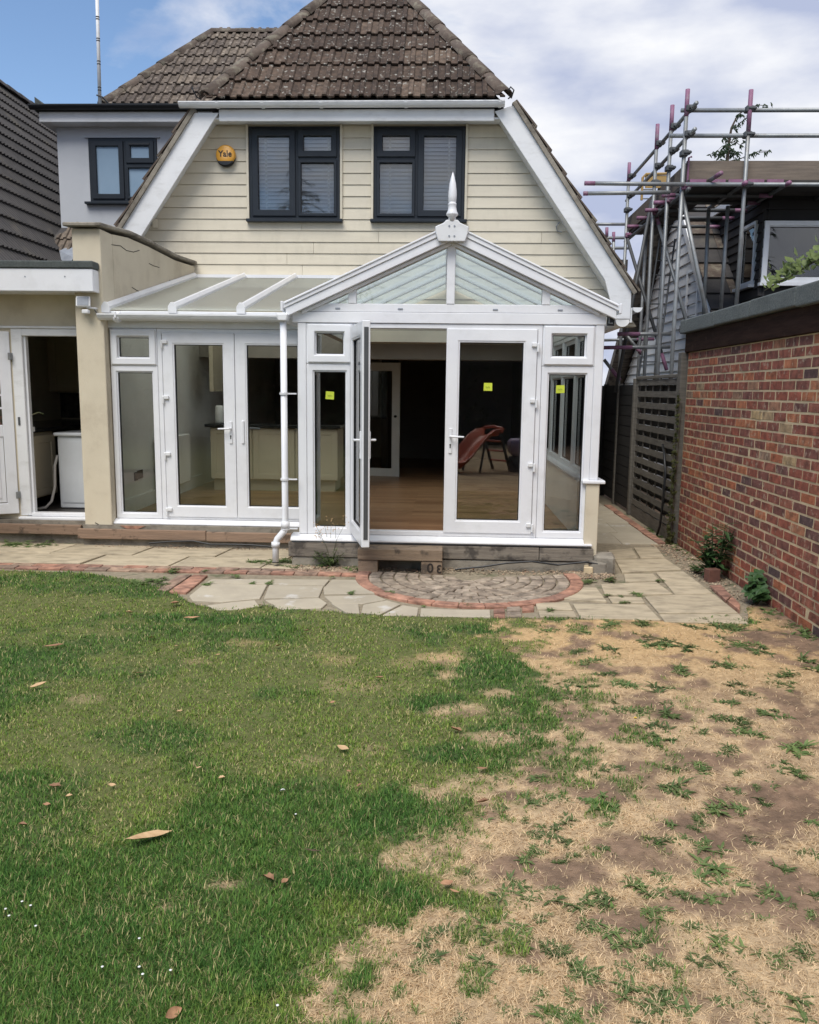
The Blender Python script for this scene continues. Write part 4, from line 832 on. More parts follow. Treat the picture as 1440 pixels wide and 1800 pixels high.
# ------------------------------------------------------------------ BRICK OUTBUILDING on the right
BX = 2.50; Y_FAR = 8.72; CRS = .0775; NC = 26; BL = .2325
ob = thing('brick_outbuilding', 'red brick outbuilding with flat felt roof and dark fascia board', 'outbuilding', (BX, 6, 0))
ztop = CRS*NC
part('mortar_bed', MB().box(BX+.0025, BX+.12, 2.2, Y_FAR, -.1, ztop).box(BX+.12, 7.5, Y_FAR-.1, Y_FAR, -.1, ztop), 'mortar', ob)
def brick_mesh(L, seed):
    random.seed(seed); h = CRS-.0152; d = .03; c = .0022
    vs = []
    for (x, ins) in ((0, c), (c, 0), (d, 0)):
        for y, z in ((ins, ins), (L-ins, ins), (L-ins, h-ins), (ins, h-ins)): vs.append((x+J(.0006), y+J(.0030), z+J(.0022)))
    fs = [(0, 3, 2, 1)]
    for a in (0, 4):
        for k in range(4): fs.append((a+k, a+(k+1) % 4, a+4+(k+1) % 4, a+4+k))
    return vs, fs
BM = []
for i in range(6):
    vs, fs = brick_mesh(BL-.0165, 50+i); me = bpy.data.meshes.new('brick'); me.from_pydata(vs, [], fs); me.materials.append(MATS['brick']); me.update(); BM.append(me)
vs, fs = brick_mesh(BL/2-.0165, 77); BHALF = bpy.data.meshes.new('brick_half'); BHALF.from_pydata(vs, [], fs); BHALF.materials.append(MATS['brick'])
random.seed(11); rest_v = []; rest_f = []; rest_r = []; nb_obj = 0; L0 = rootloc(ob)
for c in range(NC):
    y = Y_FAR-.004-(BL/2 if c % 2 else 0)
    if c % 2: row = [(Y_FAR-.004, BL/2)]
    else: row = []
    while y > 2.3: row.append((y, BL)); y -= BL
    for (yt, L) in row:
        yb = yt-L+.008
        pos = Vector((BX+J(.0015), yb, c*CRS+.006))
        if L == BL and 5.25 < yt and yb < 7.86 and nb_obj < 300:
            o = bpy.data.objects.new('brick', random.choice(BM)); COL.objects.link(o); o.parent = ob; o.location = pos-L0; o.rotation_euler = (J(.006), 0, J(.006)); nb_obj += 1
        else:
            v_, f_ = brick_mesh(L-.0165, c*97+int(yt*50)); random.seed(c*131+int(yt*90)); n = len(rest_v)
            rest_v += [(pos.x+a, pos.y+b, pos.z+d) for a, b, d in v_]; rest_f += [tuple(i+n for i in f) for f in f_]; rest_r += [random.random()]*len(f_)
mb = MB(); mb.v = rest_v; mb.f = rest_f; me = mb.mesh('bricks', L0); at_ = me.attributes.new('rnd', 'FLOAT', 'FACE'); at_.data.foreach_set('value', rest_r)
o = link('bricks', me, 'brick_joined', ob); o['kind'] = 'stuff'; o['label'] = 'remaining red bricks of the outbuilding wall'
random.seed(5)
part('fascia', MB().box(BX-.028, BX+.02, 2.2, Y_FAR+.04, ztop+.003, 2.205).box(BX+.02, 7.5, Y_FAR+.0, Y_FAR+.04, ztop+.003, 2.205), 'fascia_dark', ob, .004)
fy = [2.2, 3.2, 4.2, 5.15, 5.98, 6.85, 7.75, 8.62, Y_FAR+.11]
for a, b in zip(fy[:-1], fy[1:]):
    part('felt_edge', MB().box(BX-.075, BX+.16, a+.004, b-.004, 2.207+J(.006), 2.345+J(.004)), 'felt_light', ob, .012, seg=2)
part('felt_roof', MB().box(BX+.165, 7.6, 2.2, Y_FAR+.1, 2.215, 2.30), 'felt_light', ob)

# ------------------------------------------------------------------ FENCES beside the alley
fe = thing('woven_fence_panel', 'grey woven slat fence panel with timber posts beside the brick outbuilding', 'fence', (2.45, 9.7, 0))
FX = 2.46; fy0, fy1 = 8.95, 10.70
part('post', MB().box(FX-.02, FX+.09, 8.75, 8.87, 0, 2.02), 'fence_wood', fe, .006)
part('post', MB().box(FX-.03, FX+.06, 10.78, 10.87, 0, 1.78), 'fence_wood', fe, .006)
part('frame', MB().box(FX-.005, FX+.035, fy0-.06, fy0-.015, .16, 1.80).box(FX-.005, FX+.035, fy1+.015, fy1+.06, .16, 1.76).box(FX-.02, FX+.05, fy0-.06, fy1+.06, 1.765, 1.80), 'fence_wood', fe, .004)
part('gravel_board', MB().box(FX, FX+.03, fy0-.06, fy1+.06, .0, .155), 'fence_wood', fe, .004)
nsl = 23
for k in range(nsl):
    z0 = .17+k*.069; vs = []; fs = []; n = 16; back = k % 2
    for i in range(n+1):
        y = fy0-.01+(fy1-fy0+.02)*i/n; bow = (.030 if back else -.016)+math.cos((i/n)*math.pi*8)*.005*(-1 if back else 1); sag = J(.002)
        for dx_ in (-.004, .004):
            for z in (z0, z0+.070): vs.append((FX+.015+bow+dx_, y, z+sag))
    for i in range(n):
        a = 4*i; fs += [(a, a+1, a+5, a+4), (a+2, a+6, a+7, a+3), (a+1, a+3, a+7, a+5), (a, a+4, a+6, a+2)]
    part('slat', MB().add(vs, fs), 'fence_wood' if not back else 'fence_black_and_shade', fe)  # rear slats take the black: shade inside the weave put into their colour
for i in range(1, 5):
    y = fy0+(fy1-fy0)*i/5; part('batten', MB().box(FX+.008, FX+.022, y-.012, y+.012, .16, 1.77), 'fence_wood', fe)
df = thing('dark_fence', 'near-black close-board fence running down the shaded alley', 'fence', (2.5, 13, 0))
for k in range(8):
    ya = 10.90+k*1.0
    part('board_panel', MB().box(2.47, 2.49, ya, ya+.93, .05, 1.70), 'fence_black_and_shade', df); part('post', MB().box(2.44, 2.51, ya+.932, ya+.998, 0, 1.72), 'fence_black_and_shade' if k != 0 else 'fence_wood', df)
    for j in range(12): part('board', MB().box(2.458, 2.469, ya+.002, ya+.928, .06+j*.137, .06+j*.137+.128), 'fence_black_and_shade', df)
hs = [W(1165, 782, X=2.43), W(1168, 800, X=2.41), W(1170, 830, X=2.40), W(1166, 880, X=2.40), W(1160, 925, X=2.41), W(1155, 940, X=2.41)]
solo('hose_pipe', MB().tube(hs, .014, 6), 'black_plastic', 'dark hose hanging down the fence frame by the ivy', 'hose', smooth=True)

# ------------------------------------------------------------------ the house next door on the right: white gable, tiled slope, black dormer
rh = thing('neighbour_house', 'house under scaffolding with white boarded gable and black tile-hung dormer', 'house', (6, 13, 0))
XG, XD, DFY = 3.62, 4.02, 10.95
rz = lambda y: 3.02+(y-11.95)*1.02
ya_, yb_ = 9.2, 13.7; zr_ = rz(yb_); yc_ = 18.4
gp = [(9.6, 0), (9.6, rz(9.6)), (yb_, zr_), (yc_, .9), (yc_, 0)]
part('gable_wall', MB().prism([(XG+.03, y, z) for y, z in gp], (.2, 0, 0)), 'white_board', rh)
z = .35; wz0, wz1, wy0, wy1 = 2.62, 3.42, 12.35, 12.95
while z < zr_-.1:
    z1 = z+.16; y0 = 9.6 if rz(9.6) > z1 else 9.6+(z1-rz(9.6))/1.02; y1 = yc_-(z1-.9)*(yc_-yb_)/(zr_-.9) if z1 > .9 else yc_
    y0 += .05; y1 -= .05
    if y1-y0 > .15: part('cladding_board', MB().add([(XG+.004, y0, z), (XG+.004, y1, z), (XG+.026, y1, z1-.004), (XG+.026, y0, z1-.004), (XG+.03, y0, z), (XG+.03, y1, z), (XG+.03, y1, z1-.004), (XG+.03, y0, z1-.004)], [(0, 3, 2, 1), (4, 0, 1, 5), (3, 7, 6, 2), (0, 4, 7, 3), (1, 2, 6, 5)]), 'white_board', rh)
    z = z1
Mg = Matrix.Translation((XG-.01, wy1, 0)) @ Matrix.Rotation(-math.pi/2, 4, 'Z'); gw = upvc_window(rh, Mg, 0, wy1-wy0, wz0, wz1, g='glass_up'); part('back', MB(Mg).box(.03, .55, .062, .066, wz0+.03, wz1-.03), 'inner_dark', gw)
part('window_board', MB(Mg).box(-.03, .63, -.05, .01, wz0-.10, wz0), 'grey_timber', gw)
# verges: near slope and far slope
part('verge_board', MB().prism([(XG-.05, 9.6, rz(9.6)-.03), (XG-.05, yb_, zr_-.03), (XG-.05, yb_, zr_-.20), (XG-.05, 9.6, rz(9.6)-.20)], (.05, 0, 0)), 'white_board', rh)
part('verge_board', MB().prism([(XG-.32, yc_+.1, .82), (XG-.32, yb_, zr_+.02), (XG-.32, yb_, zr_-.16), (XG-.32, yc_-.1, .76)], (.32, 0, 0)), 'grey_timber', rh)
rr = part('roof', MB().prism([(XG, 9.2, rz(9.2)-.06), (XG, yb_, zr_-.06), (XG, yb_+4.9, .8), (XG, yb_+4.6, .7), (XG, yb_, zr_-.25), (XG, 9.4, rz(9.2)-.1)], (8, 0, 0)), 'dark_tile', rh)
pt_ = math.atan(1.02); k = 0; y = 9.3
while y < yb_-.1:
    n2 = Vector((0, -math.sin(pt_), math.cos(pt_))); up2 = Vector((0, math.cos(pt_), math.sin(pt_))); a = Vector((XG-.02, y, rz(y)))
    for j in range(4):
        xx = XG-.02+j*.33; A = Vector((xx, y, rz(y)))
        part('roof_tile', MB().prism([A+n2*.045, A+n2*.02, A+up2*.36-n2*.01, A+up2*.36+n2*.015], (.325, 0, 0)), 'dark_tile' if (k+j) % 3 else 'hip_tile', rr)
    k += 1; y += .235
# dormer: cheek and front in black hung tile
DZ = 4.20
dmr = part('dormer', MB().box(XD+.03, 9.5, DFY+.03, 13.6, 1.9, DZ), 'black_board', rh)
wx0 = W(1341, 440, Y=DFY).x; wz_0 = W(1341, 497, Y=DFY).z; wz_1 = W(1341, 388, Y=DFY).z
z = 1.9
while z < DZ-.02:
    z1 = min(z+.118, DZ)
    bpc = [(XD, wx0-.02), (wx0+1.65, 9.5)] if z1 > wz_0-.05 and z < wz_1+.03 else [(XD, 9.5)]
    for a, b in bpc: part('tile_course', MB().prism([(a, DFY-.002, z), (a, DFY+.018, z1), (a, DFY+.03, z1), (a, DFY+.03, z)], (b-a, 0, 0)), 'black_board', dmr)
    y0c = DFY; y1c = min(13.6, 11.95+(z1-3.02)/1.02)
    wy0c, wy1c = 11.28, 11.85
    segs = [(y0c, min(wy0c, y1c)), (wy1c, y1c)] if 3.00 < z1 and z < 3.86 and y1c > wy1c else [(y0c, y1c)]
    for a, b in segs:
        if b-a > .03: part('tile_course', MB().prism([(XD-.002, a, z), (XD+.018, a, z1), (XD+.03, a, z1), (XD+.03, a, z)], (0, b-a, 0)), 'black_board', dmr)
    z = z1
part('fascia', MB().box(XD-.10, 9.6, DFY-.16, DFY-.13, DZ, DZ+.10).box(XD-.10, XD-.07, DFY-.128, 13.7, DZ, DZ+.10), 'upvc', dmr, .004)
part('felt_roof', MB().box(XD-.09, 9.6, DFY-.12, 13.7, DZ+.005, DZ+.12), 'felt', dmr)
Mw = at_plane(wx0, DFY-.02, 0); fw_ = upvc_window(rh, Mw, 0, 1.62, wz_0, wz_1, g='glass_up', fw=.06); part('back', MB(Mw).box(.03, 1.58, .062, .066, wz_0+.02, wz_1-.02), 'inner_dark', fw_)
part('blind', MB(Mw).box(.07, 1.55, .050, .055, wz_0+.27, wz_1-.05), 'green_blind', fw_)
part('sill', MB(Mw).box(-.03, 1.65, -.05, .03, wz_0-.04, wz_0), 'upvc', fw_)
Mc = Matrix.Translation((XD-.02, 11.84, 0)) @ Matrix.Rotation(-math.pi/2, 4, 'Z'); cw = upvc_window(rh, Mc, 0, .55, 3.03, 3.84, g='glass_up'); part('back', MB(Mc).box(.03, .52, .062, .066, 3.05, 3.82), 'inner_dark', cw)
part('sill', MB(Mc).box(-.03, .58, -.05, .03, 2.99, 3.03), 'upvc', cw)

# ------------------------------------------------------------------ SCAFFOLD
SY = 10.3; SX = 2.76
sc = thing('scaffold', 'steel tube scaffold with timber deck around the next-door house', 'scaffold', (SX, SY, 0))
def pole(a, b, paint=0, m='galv', r=.0245, end=1):
    a = Vector(a); b = Vector(b); o = part('pole', MB().tube([a, b], r, 10), m, sc, 0, True)
    d = (b-a).normalized()
    if paint and end in (1, 2): part('painted_end', MB().tube([b-d*paint, b+d*.002], r+.0018, 10), 'mauve', o, 0, True)
    if paint and end in (0, 2): part('painted_end', MB().tube([a+d*paint, a-d*.002], r+.0018, 10), 'mauve', o, 0, True)
    return o
def clamp(p, m='galv_dark'): part('coupler', MB().box(p[0]-.045, p[0]+.045, p[1]-.05, p[1]+.05, p[2]-.035, p[2]+.035).box(p[0]-.02, p[0]+.075, p[1]-.065, p[1]+.02, p[2]-.015, p[2]+.02), m, sc, .01)
x2 = W(1311, 300, Y=SY).x
ys = [SY]+[W(px, 300, X=SX).y for px in (1176, 1152, 1106)]
tops = [W(1205, 157, Y=SY).z, W(1180, 188, X=SX).z, W(1155, 220, X=SX).z, W(1109, 283, X=SX).z]
for y, zt, pn in zip(ys, tops, (.30, .30, .32, .28)): pole((SX, y, 0), (SX, y, zt), pn)
pole((x2, SY, 2.1), (x2, SY, W(1318, 158, Y=SY).z), .48); pole((x2+2.1, SY, 2.1), (x2+2.1, SY, 5.1), .3)
zA, zB, zD = W(1205, 191, Y=SY).z, W(1205, 236, Y=SY).z, W(1205, 326, Y=SY).z
pole((SX-.05, SY+.055, zA), (7.5, SY+.055, zA)); pole((SX-.16, SY+.055, zB), (7.5, SY+.055, zB)); pole((SX+.02, SY-.055, zD), (7.5, SY-.055, zD), 0, 'galv')
pole((W(1028, 322, Y=SY-.055).x, SY-.055, W(1028, 322, Y=SY-.055).z), (SX+.01, SY-.055, zD), .12, end=0)
pole((W(1026, 340, Y=SY+.1).x, SY+.1, W(1026, 340, Y=SY+.1).z), (W(1178, 338, Y=SY+.1).x, SY+.1, W(1178, 338, Y=SY+.1).z), .05, end=0)
for z, k in ((zA, 0), (zB, 1)):
    pole((SX+.055, SY-.2, z), (SX+.055, ys[3]+.35, z+.0), 0)
    for y in ys: clamp((SX+.03, y, z))
    clamp((x2, SY+.03, z))
for y in ys: clamp((SX+.03, y, zD-.02), 'mauve'); clamp((SX, y, zD+.36))
clamp((x2, SY-.03, zD))
pole((SX+.055, SY-.1, zD-.06), (SX+.055, ys[3]+.3, zD-.06), 0, 'galv_dark')
# deck, toe boards
for j in range(2):
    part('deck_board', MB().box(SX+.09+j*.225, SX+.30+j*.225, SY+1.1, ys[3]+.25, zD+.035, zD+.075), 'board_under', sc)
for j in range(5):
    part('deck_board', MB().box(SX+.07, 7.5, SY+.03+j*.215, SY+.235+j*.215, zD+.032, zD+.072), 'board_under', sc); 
    part('board_end', MB().box(SX+.09+j*.225, SX+.28+j*.225, SY+.005, SY+.028, zD+.03, zD+.074), 'mauve', sc)
part('toe_board', MB().box(SX+.06, 7.5, SY+.075, SY+.11, zD+.08, zD+.30), 'board', sc, .003); part('toe_board', MB().box(SX+.075, SX+.105, SY+.12, ys[3]+.25, zD+.08, zD+.30), 'board', sc, .003)
part('board_clip', MB().tube([(SX+.075, SY+.06, zD+.03), (SX+.075, SY+.06, zD+.33), (SX+.11, SY+.06, zD+.34)], .012, 6), 'mauve', sc)
# cross transoms under the deck, painted at the ends
for i, y in enumerate((10.75, 11.15, 11.6, 12.1, 12.7)):
    pole((SX-.12, y, zD-.01), (XD-.04, y, zD-.01), .16, 'galv_dark', end=2)
for i, x in enumerate((3.45, 3.95, 4.6)): pole((x, SY-.15, zD+.0), (x, SY+1.2, zD+.0), .12, 'galv_dark', end=0)
pole(W(1268, 304, Y=SY-.35), W(1248, 317, Y=SY), .16, end=0)
# raking braces and inner standards
pole(W(1198, 335, Y=SY+.05), W(1262, 552, Y=SY+.05)+Vector((0, 0, -.5)), 0); pole(W(1150, 365, X=SX+.05), W(1210, 575, X=SX+.35), .30, end=0)
pole(W(1246, 368, Y=11.2), W(1237, 560, Y=11.2)); pole(W(1280, 362, Y=10.9), W(1267, 550, Y=10.9))
pole(W(1146, 352, Y=11.9), W(1082, 690, Y=11.9), 0, 'galv_dark'); pole(W(1103, 420, Y=12.6), W(1172, 650, Y=12.0), .25, 'galv_dark'); 
for px in (1137, 1168): pole(W(px, 400, X=SX+.25), W(px-18, 680, X=SX+.25)+Vector((0, 0, -1.4)), 0)
pole(W(1086, 587, Y=11.4), W(1180, 587, Y=11.4), .30, end=0); pole(W(1060, 611, Y=11.6), W(1178, 610, Y=11.6), .40, end=0); pole(W(1060, 598, Y=14.6), W(1150, 596, Y=14.6), .3)
pole(W(1062, 632, Y=12), W(1090, 668, Y=12), .2); pole(W(1100, 588, Y=11.8), W(1128, 622, Y=11.8), .1)
# ladder lashed inside
ld = thing('ladder', 'thin dark ladder standing inside the scaffold before the white gable', 'ladder', (SX+.2, 11.8, 0))
la, lb = W(1160, 420, Y=12.0), W(1117, 700, Y=11.6); lc, ldn = W(1187, 420, Y=12.0), W(1148, 700, Y=11.6)
part('rail', MB().tube([la, lb], .013, 6), 'galv_dark', ld); part('rail', MB().tube([lc, ldn], .013, 6), 'galv_dark', ld)
for i in range(11): part('rung', MB().tube([la.lerp(lb, (i+.5)/11), lc.lerp(ldn, (i+.5)/11)], .009, 6), 'galv_dark', ld)
# more scaffold beyond
sb = thing('scaffold', 'far scaffold rails seen in the gap beside the bargeboard', 'scaffold', (3, 16, 0)); scn = sc; sc = sb
FY2 = 16.5
for px, t in ((1038, 378), (1066, 400), (1078, 408)): pole(W(px, 520, Y=FY2), W(px+1, t, Y=FY2), .18, r=.03)
for py in (394, 418, 436): pole(W(1036, py, Y=FY2), W(1108, py, Y=FY2), 0, r=.03)
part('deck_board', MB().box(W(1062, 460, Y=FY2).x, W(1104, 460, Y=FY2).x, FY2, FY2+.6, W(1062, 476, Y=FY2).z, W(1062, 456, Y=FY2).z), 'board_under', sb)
part('deck_board', MB().box(W(1066, 480, Y=FY2).x, W(1104, 480, Y=FY2).x, FY2+.1, FY2+1.0, W(1062, 500, Y=FY2).z, W(1062, 478, Y=FY2).z), 'black_board', sb)
sc = scn
# yellow loading gate on the deck
yg = thing('loading_gate', 'yellow sheet loading gate on the scaffold deck', 'gate', W(1150, 320, Y=13.6))
part('sheet', MB().prism([tuple(W(x, y, Y=13.6)) for x, y in ((1135, 308), (1176, 308), (1176, 330), (1135, 330))], (0, .03, 0)), 'ochre', yg); part('frame', MB().tube([W(1128, 352, Y=13.6), W(1130, 312, Y=13.6), W(1136, 306, Y=13.6), W(1178, 305, Y=13.6)], .02, 6), 'ochre', yg)
for py in (333, 341, 349): part('bar', MB().tube([W(1128, py, Y=13.6), W(1148, py, Y=13.6)], .010, 6), 'galv', yg)

# ------------------------------------------------------------------ plants: leaf helpers
def leaf_blade(base, d, up, L, w, bend=.3, n=3, tipw=.0):
    """lanceolate leaf as a bent strip"""
    d = d.normalized(); sd = d.cross(up)
    if sd.length < 1e-4: sd = Vector((1, 0, 0))
    sd.normalize(); nrm = sd.cross(d); vs = []; fs = []
    for i in range(n+1):
        t = i/n; ww = w*(math.sin(math.pi*min(1, (t*.85+.12)))**.8 if i < n else tipw)
        c = base+d*(L*t)-nrm*(-bend*L*t*t*1.0)
        vs += [c-sd*ww/2, c+nrm*(-.10*w), c+sd*ww/2]
    for i in range(n): a = 3*i; fs += [(a, a+1, a+4, a+3), (a+1, a+2, a+5, a+4)]
    return vs, fs
def weed_mesh(seed, nros, spread, L, w, nl=(7, 14)):
    rg = random.Random(seed); mb = MB()
    for r in range(nros):
        c = Vector((rg.gauss(0, spread), rg.gauss(0, spread*.8), .0)) if r else Vector((0, 0, 0)); mb.lathe((c.x, c.y, -.002), [(.007, 0), (.006, .006), (0, .008)], 5); n = rg.randint(*nl); a0 = rg.random()*6.28
        if r: mb.tube([(0, 0, .003), (c.x, c.y, .003)], .0025, 3)
        for i in range(n):
            a = a0+i*2.4+rg.uniform(-.3, .3); el = rg.uniform(.12, .65); d = Vector((math.cos(a)*math.cos(el), math.sin(a)*math.cos(el), math.sin(el)))
            v, f = leaf_blade(c+d*.004, d, Vector((0, 0, 1)), L*rg.uniform(.35, 1.3), w*rg.uniform(.5, 1.5), -rg.uniform(.05, .7), 3); mb.add(v, f)
    return mb
WEEDS = []
for i, (nr, sp, L, w) in enumerate(((9, .055, .046, .009), (14, .085, .044, .008), (5, .030, .052, .010), (18, .10, .042, .008), (4, .020, .046, .009), (10, .060, .036, .011), (22, .125, .040, .0075))):
    me = weed_mesh(100+i, nr, sp, L, w).mesh('weed'); me.materials.append(MATS['weed_leaf']); 
    for p in me.polygons: p.use_smooth = True
    WEEDS.append(me)
def place_weed(x, y, z, width, label, group, dark=False, tall=1, k=None):
    BS = [.23, .31, .16, .36, .13, .23, .42]; ks = sorted(range(len(BS)), key=lambda q: abs(math.log(BS[q]/width)))[:3]; k = random.choice(ks) if k is None else k; me = WEEDS[k]; base = BS[k]
    o = bpy.data.objects.new('weed', me); COL.objects.link(o); s = width/base; o.location = (x, y, z); o.rotation_euler = (J(.08), J(.08), random.random()*6.28); o.scale = (s, s, max(.6, min(s, 1.3))*tall)
    return tag(o, label, 'weed', group)

# ------------------------------------------------------------------ PATIO
random.seed(31)
EDGE = [W(x, y, Z=0) for x, y in ((-700, 985), (-300, 995), (0, 1003), (150, 1008), (240, 1022), (300, 1040), (335, 1060), (370, 1070), (430, 1072), (465, 1064), (500, 1071), (580, 1075), (640, 1081), (720, 1084), (870, 1086), (1000, 1087), (1150, 1090), (1260, 1094), (1316, 1093))]
EX = np.array([p.x for p in EDGE]+[2.32, 2.6]); EYv = np.array([p.y for p in EDGE]+[6.2, 6.3])
patio = thing('patio', 'worn stone slab patio with brick edging along the back of the house', 'patio', (0, 7, 0)); del patio['category']; patio['kind'] = 'structure'
bed = MB(); pts = [(p.x, p.y) for p in EDGE]+[(2.30, 6.1), (2.49, 6.4), (2.49, 18), (1.3, 18), (1.3, 8.3), (-12, 8.3)]
bed.prism([(x, y, -.05) for x, y in pts], (0, 0, .052)); part('joint_bed', bed, 'joint_sand', patio)
def slab(pts, m='slab', z=.018, name='paving_slab', gap=.0045, th=.03, bev=.004, jit=.003):
    """pts on the ground (x, y); pulled in by the joint, laid slightly uneven"""
    c = Vector((sum(p[0] for p in pts)/len(pts), sum(p[1] for p in pts)/len(pts))); q = []
    for p in pts:
        d = c-Vector((p[0], p[1])); q.append(Vector((p[0], p[1]))+d.normalized()*gap*1.3)
    tx, ty = J(.012), J(.012); zz = z+J(jit)
    a = [(p.x, p.y, zz-th+tx*(p.x-c.x)+ty*(p.y-c.y)) for p in q]
    return part(name, MB().prism(a, (0, 0, th)), m, patio, bev)
def pxs(o, s, pts): return [tuple(W(o[0]+x/s, o[1]+y/s, Z=.018))[:2] for x, y in pts]
for row, js, (ya, yb) in ((0, [-8, -6.9, -5.7, -4.75, -3.75, -2.95, -2.15, -1.45], (7.53, 7.98)), (1, [-8, -7.2, -6.1, -5.2, -4.3, -3.25, -2.45, -1.62, -1.15], (7.08, 7.51))):
    for a, b in zip(js[:-1], js[1:]): slab([(a, ya), (b, ya), (b+.06, yb), (a+.06, yb)])
for a, b in ((-8, -7), (-7, -6.1), (-6.1, -5.1), (-5.1, -4.2)): slab([(a, 6.72), (b, 6.78), (b, 7.06), (a, 7.06)])
x = -4.15
while x < -.72:
    for yy in (6.86, 6.962):
        xo = x+(.1 if yy > 6.9 else 0)
        if xo+.2 < -.66: slab([(xo, yy), (xo+.205, yy), (xo+.205, yy+.1), (xo, yy+.1)], 'brown_paver' if random.random() < .55 else 'red_paver', .02, 'block_paver', .003, .04, .004)
    x += .205
o5, s5 = (280, 980), 3.789
for pts in ([(345, 142), (755, 144), (735, 176), (300, 168)], [(762, 144), (1138, 147), (1106, 184), (742, 177)], [(300, 172), (722, 181), (675, 270), (420, 293), (215, 283), (195, 252)], [(730, 182), (1098, 189), (1066, 262), (692, 271)],
            [(1148, 147), (1335, 150), (1380, 200), (1440, 238), (1095, 246), (1088, 205)], [(315, 316), (500, 292), (640, 280), (672, 318), (500, 345), (380, 346)], [(702, 278), (1068, 268), (1122, 303), (1085, 336), (800, 342)], [(1095, 252), (1440, 246), (1500, 272), (1335, 303), (1150, 300)], [(1142, 306), (1330, 309), (1338, 372), (1240, 366)]):
    slab(pxs(o5, s5, pts), 'slab_grey')
o4, s4 = (600, 960), 3.273
for pts in ([(170, 278), (262, 305), (122, 332), (60, 330), (100, 300)], [(122, 337), (265, 309), (345, 331), (225, 392), (112, 382)], [(352, 334), (448, 350), (440, 396), (232, 396)], [(455, 354), (660, 364), (860, 366), (864, 408), (450, 399)]):
    slab(pxs(o4, s4, pts), 'slab_grey')
for pts in ([(874, 365), (940, 358), (944, 384), (876, 388)], [(876, 390), (944, 386), (944, 410), (876, 410)], [(1038, 348), (1108, 338), (1112, 370), (1040, 374)]): slab(pxs(o4, s4, pts), 'red_paver', .02, 'block_paver', .003, .04)
for pts in ([(950, 352), (1030, 348), (1035, 372), (952, 378)], [(952, 380), (1036, 376), (1040, 404), (952, 406)]): slab(pxs(o4, s4, pts), 'sett', .02, 'block_paver', .003, .04)
# brick arm that curves down to the lawn
def arm(a0, a1, b0, b1, n, m):
    for i in range(n):
        f, g = i/n, (i+1)/n; slab([tuple(a0.lerp(a1, f))[:2], tuple(a0.lerp(a1, g))[:2], tuple(b0.lerp(b1, g))[:2], tuple(b0.lerp(b1, f))[:2]], m, .021, 'block_paver', .003, .04)
arm(W(340, 1014, Z=0), W(296, 1044, Z=0), W(366, 1015, Z=0), W(328, 1046, Z=0), 3, 'red_paver'); arm(W(312, 1016, Z=0), W(276, 1040, Z=0), W(338, 1014, Z=0), W(295, 1042, Z=0), 4, 'brown_paver')
o6, s6 = (880, 960), 3.2
for pts in ([(430, 224), (543, 230), (602, 310), (400, 300), (330, 290), (400, 262), (425, 240)], [(560, 210), (880, 201), (972, 267), (585, 274)], [(600, 283), (798, 286), (818, 319), (625, 318)], [(690, 153), (862, 151), (903, 194), (700, 198)], [(872, 146), (1030, 141), (1198, 261), (982, 267)], [(642, 73), (930, 69), (1022, 132), (682, 148)],
            [(806, 283), (984, 272), (1203, 268), (1342, 372), (888, 374)], [(192, 318), (388, 314), (412, 359), (203, 357)], [(402, 322), (822, 326), (908, 413), (447, 402)], [(888, 379), (1344, 378), (1402, 432), (920, 421)], [(207, 363), (418, 366), (434, 397), (217, 397)], [(600, 20), (740, 10), (776, 64), (636, 68)], [(748, 8), (880, 4), (926, 64), (786, 64)]):
    slab(pxs(o6, s6, pts), 'slab', gap=.006)
for k, (a, b, c) in enumerate(((8.62, 9.3, 1.9), (9.32, 10.0, 2.0), (10.02, 10.9, 1.75), (10.92, 12, 1.9), (12.02, 13.2, 2.0), (13.2, 14.6, 1.8))):
    slab([(1.40, a), (c, a), (c, b), (1.40, b)], 'slab_grey'); slab([(c, a), (2.28, a), (2.26, b), (c, b)], 'slab_grey')
for i in range(14): y = 8.7+i*.21; slab([(2.28, y), (2.38, y), (2.38, y+.205), (2.28, y+.205)], 'red_paver', .02, 'block_paver', .003, .04)
for pts in ([(1175, 225), (1240, 222), (1300, 285), (1270, 312)], [(1275, 315), (1305, 290), (1350, 335), (1345, 370)]): slab(pxs(o6, s6, pts), 'red_paver', .03, 'edging_brick', .002, .06)
# the half-round of setts in its red brick ring
CX, CYc, RO_ = .225, 6.86, .965
def arc_piece(r0, r1, a0, a1, m, n=2, name='sett', z=.022, gap=.004):
    ga = gap/((r0+r1)/2); pts = [(CX+math.cos(a0+ga+(a1-a0-2*ga)*i/n)*(r0+gap), CYc+math.sin(a0+ga+(a1-a0-2*ga)*i/n)*(r0+gap)) for i in range(n+1)]+[(CX+math.cos(a1-ga-(a1-a0-2*ga)*i/n)*(r1-gap), CYc+math.sin(a1-ga-(a1-a0-2*ga)*i/n)*(r1-gap)) for i in range(n+1)]
    zz = z+J(.004); part(name, MB().prism([(x, y, zz-.045) for x, y in pts], (0, 0, .045)), m, patio, .006)
A0, A1 = R_(180-13), R_(360+13)
n = 17
for i in range(n): arc_piece(RO_-.11, RO_, A0+(A1-A0)*i/n, A0+(A1-A0)*(i+1)/n, 'red_paver', 3, 'ring_brick', .026, .002)
r = RO_-.112
while r > .12:
    r0 = r-.105; n = max(4, round((A1-A0)*r/.135)); off = random.random()/n
    for i in range(n):
        a, b = A0+(A1-A0)*i/n+J(.01), A0+(A1-A0)*(i+1)/n
        if CYc+math.sin((a+b)/2)*(r-.05) < 7.10: arc_piece(r0, r, a, b, 'sett', 2, gap=.005)
    r = r0-.003
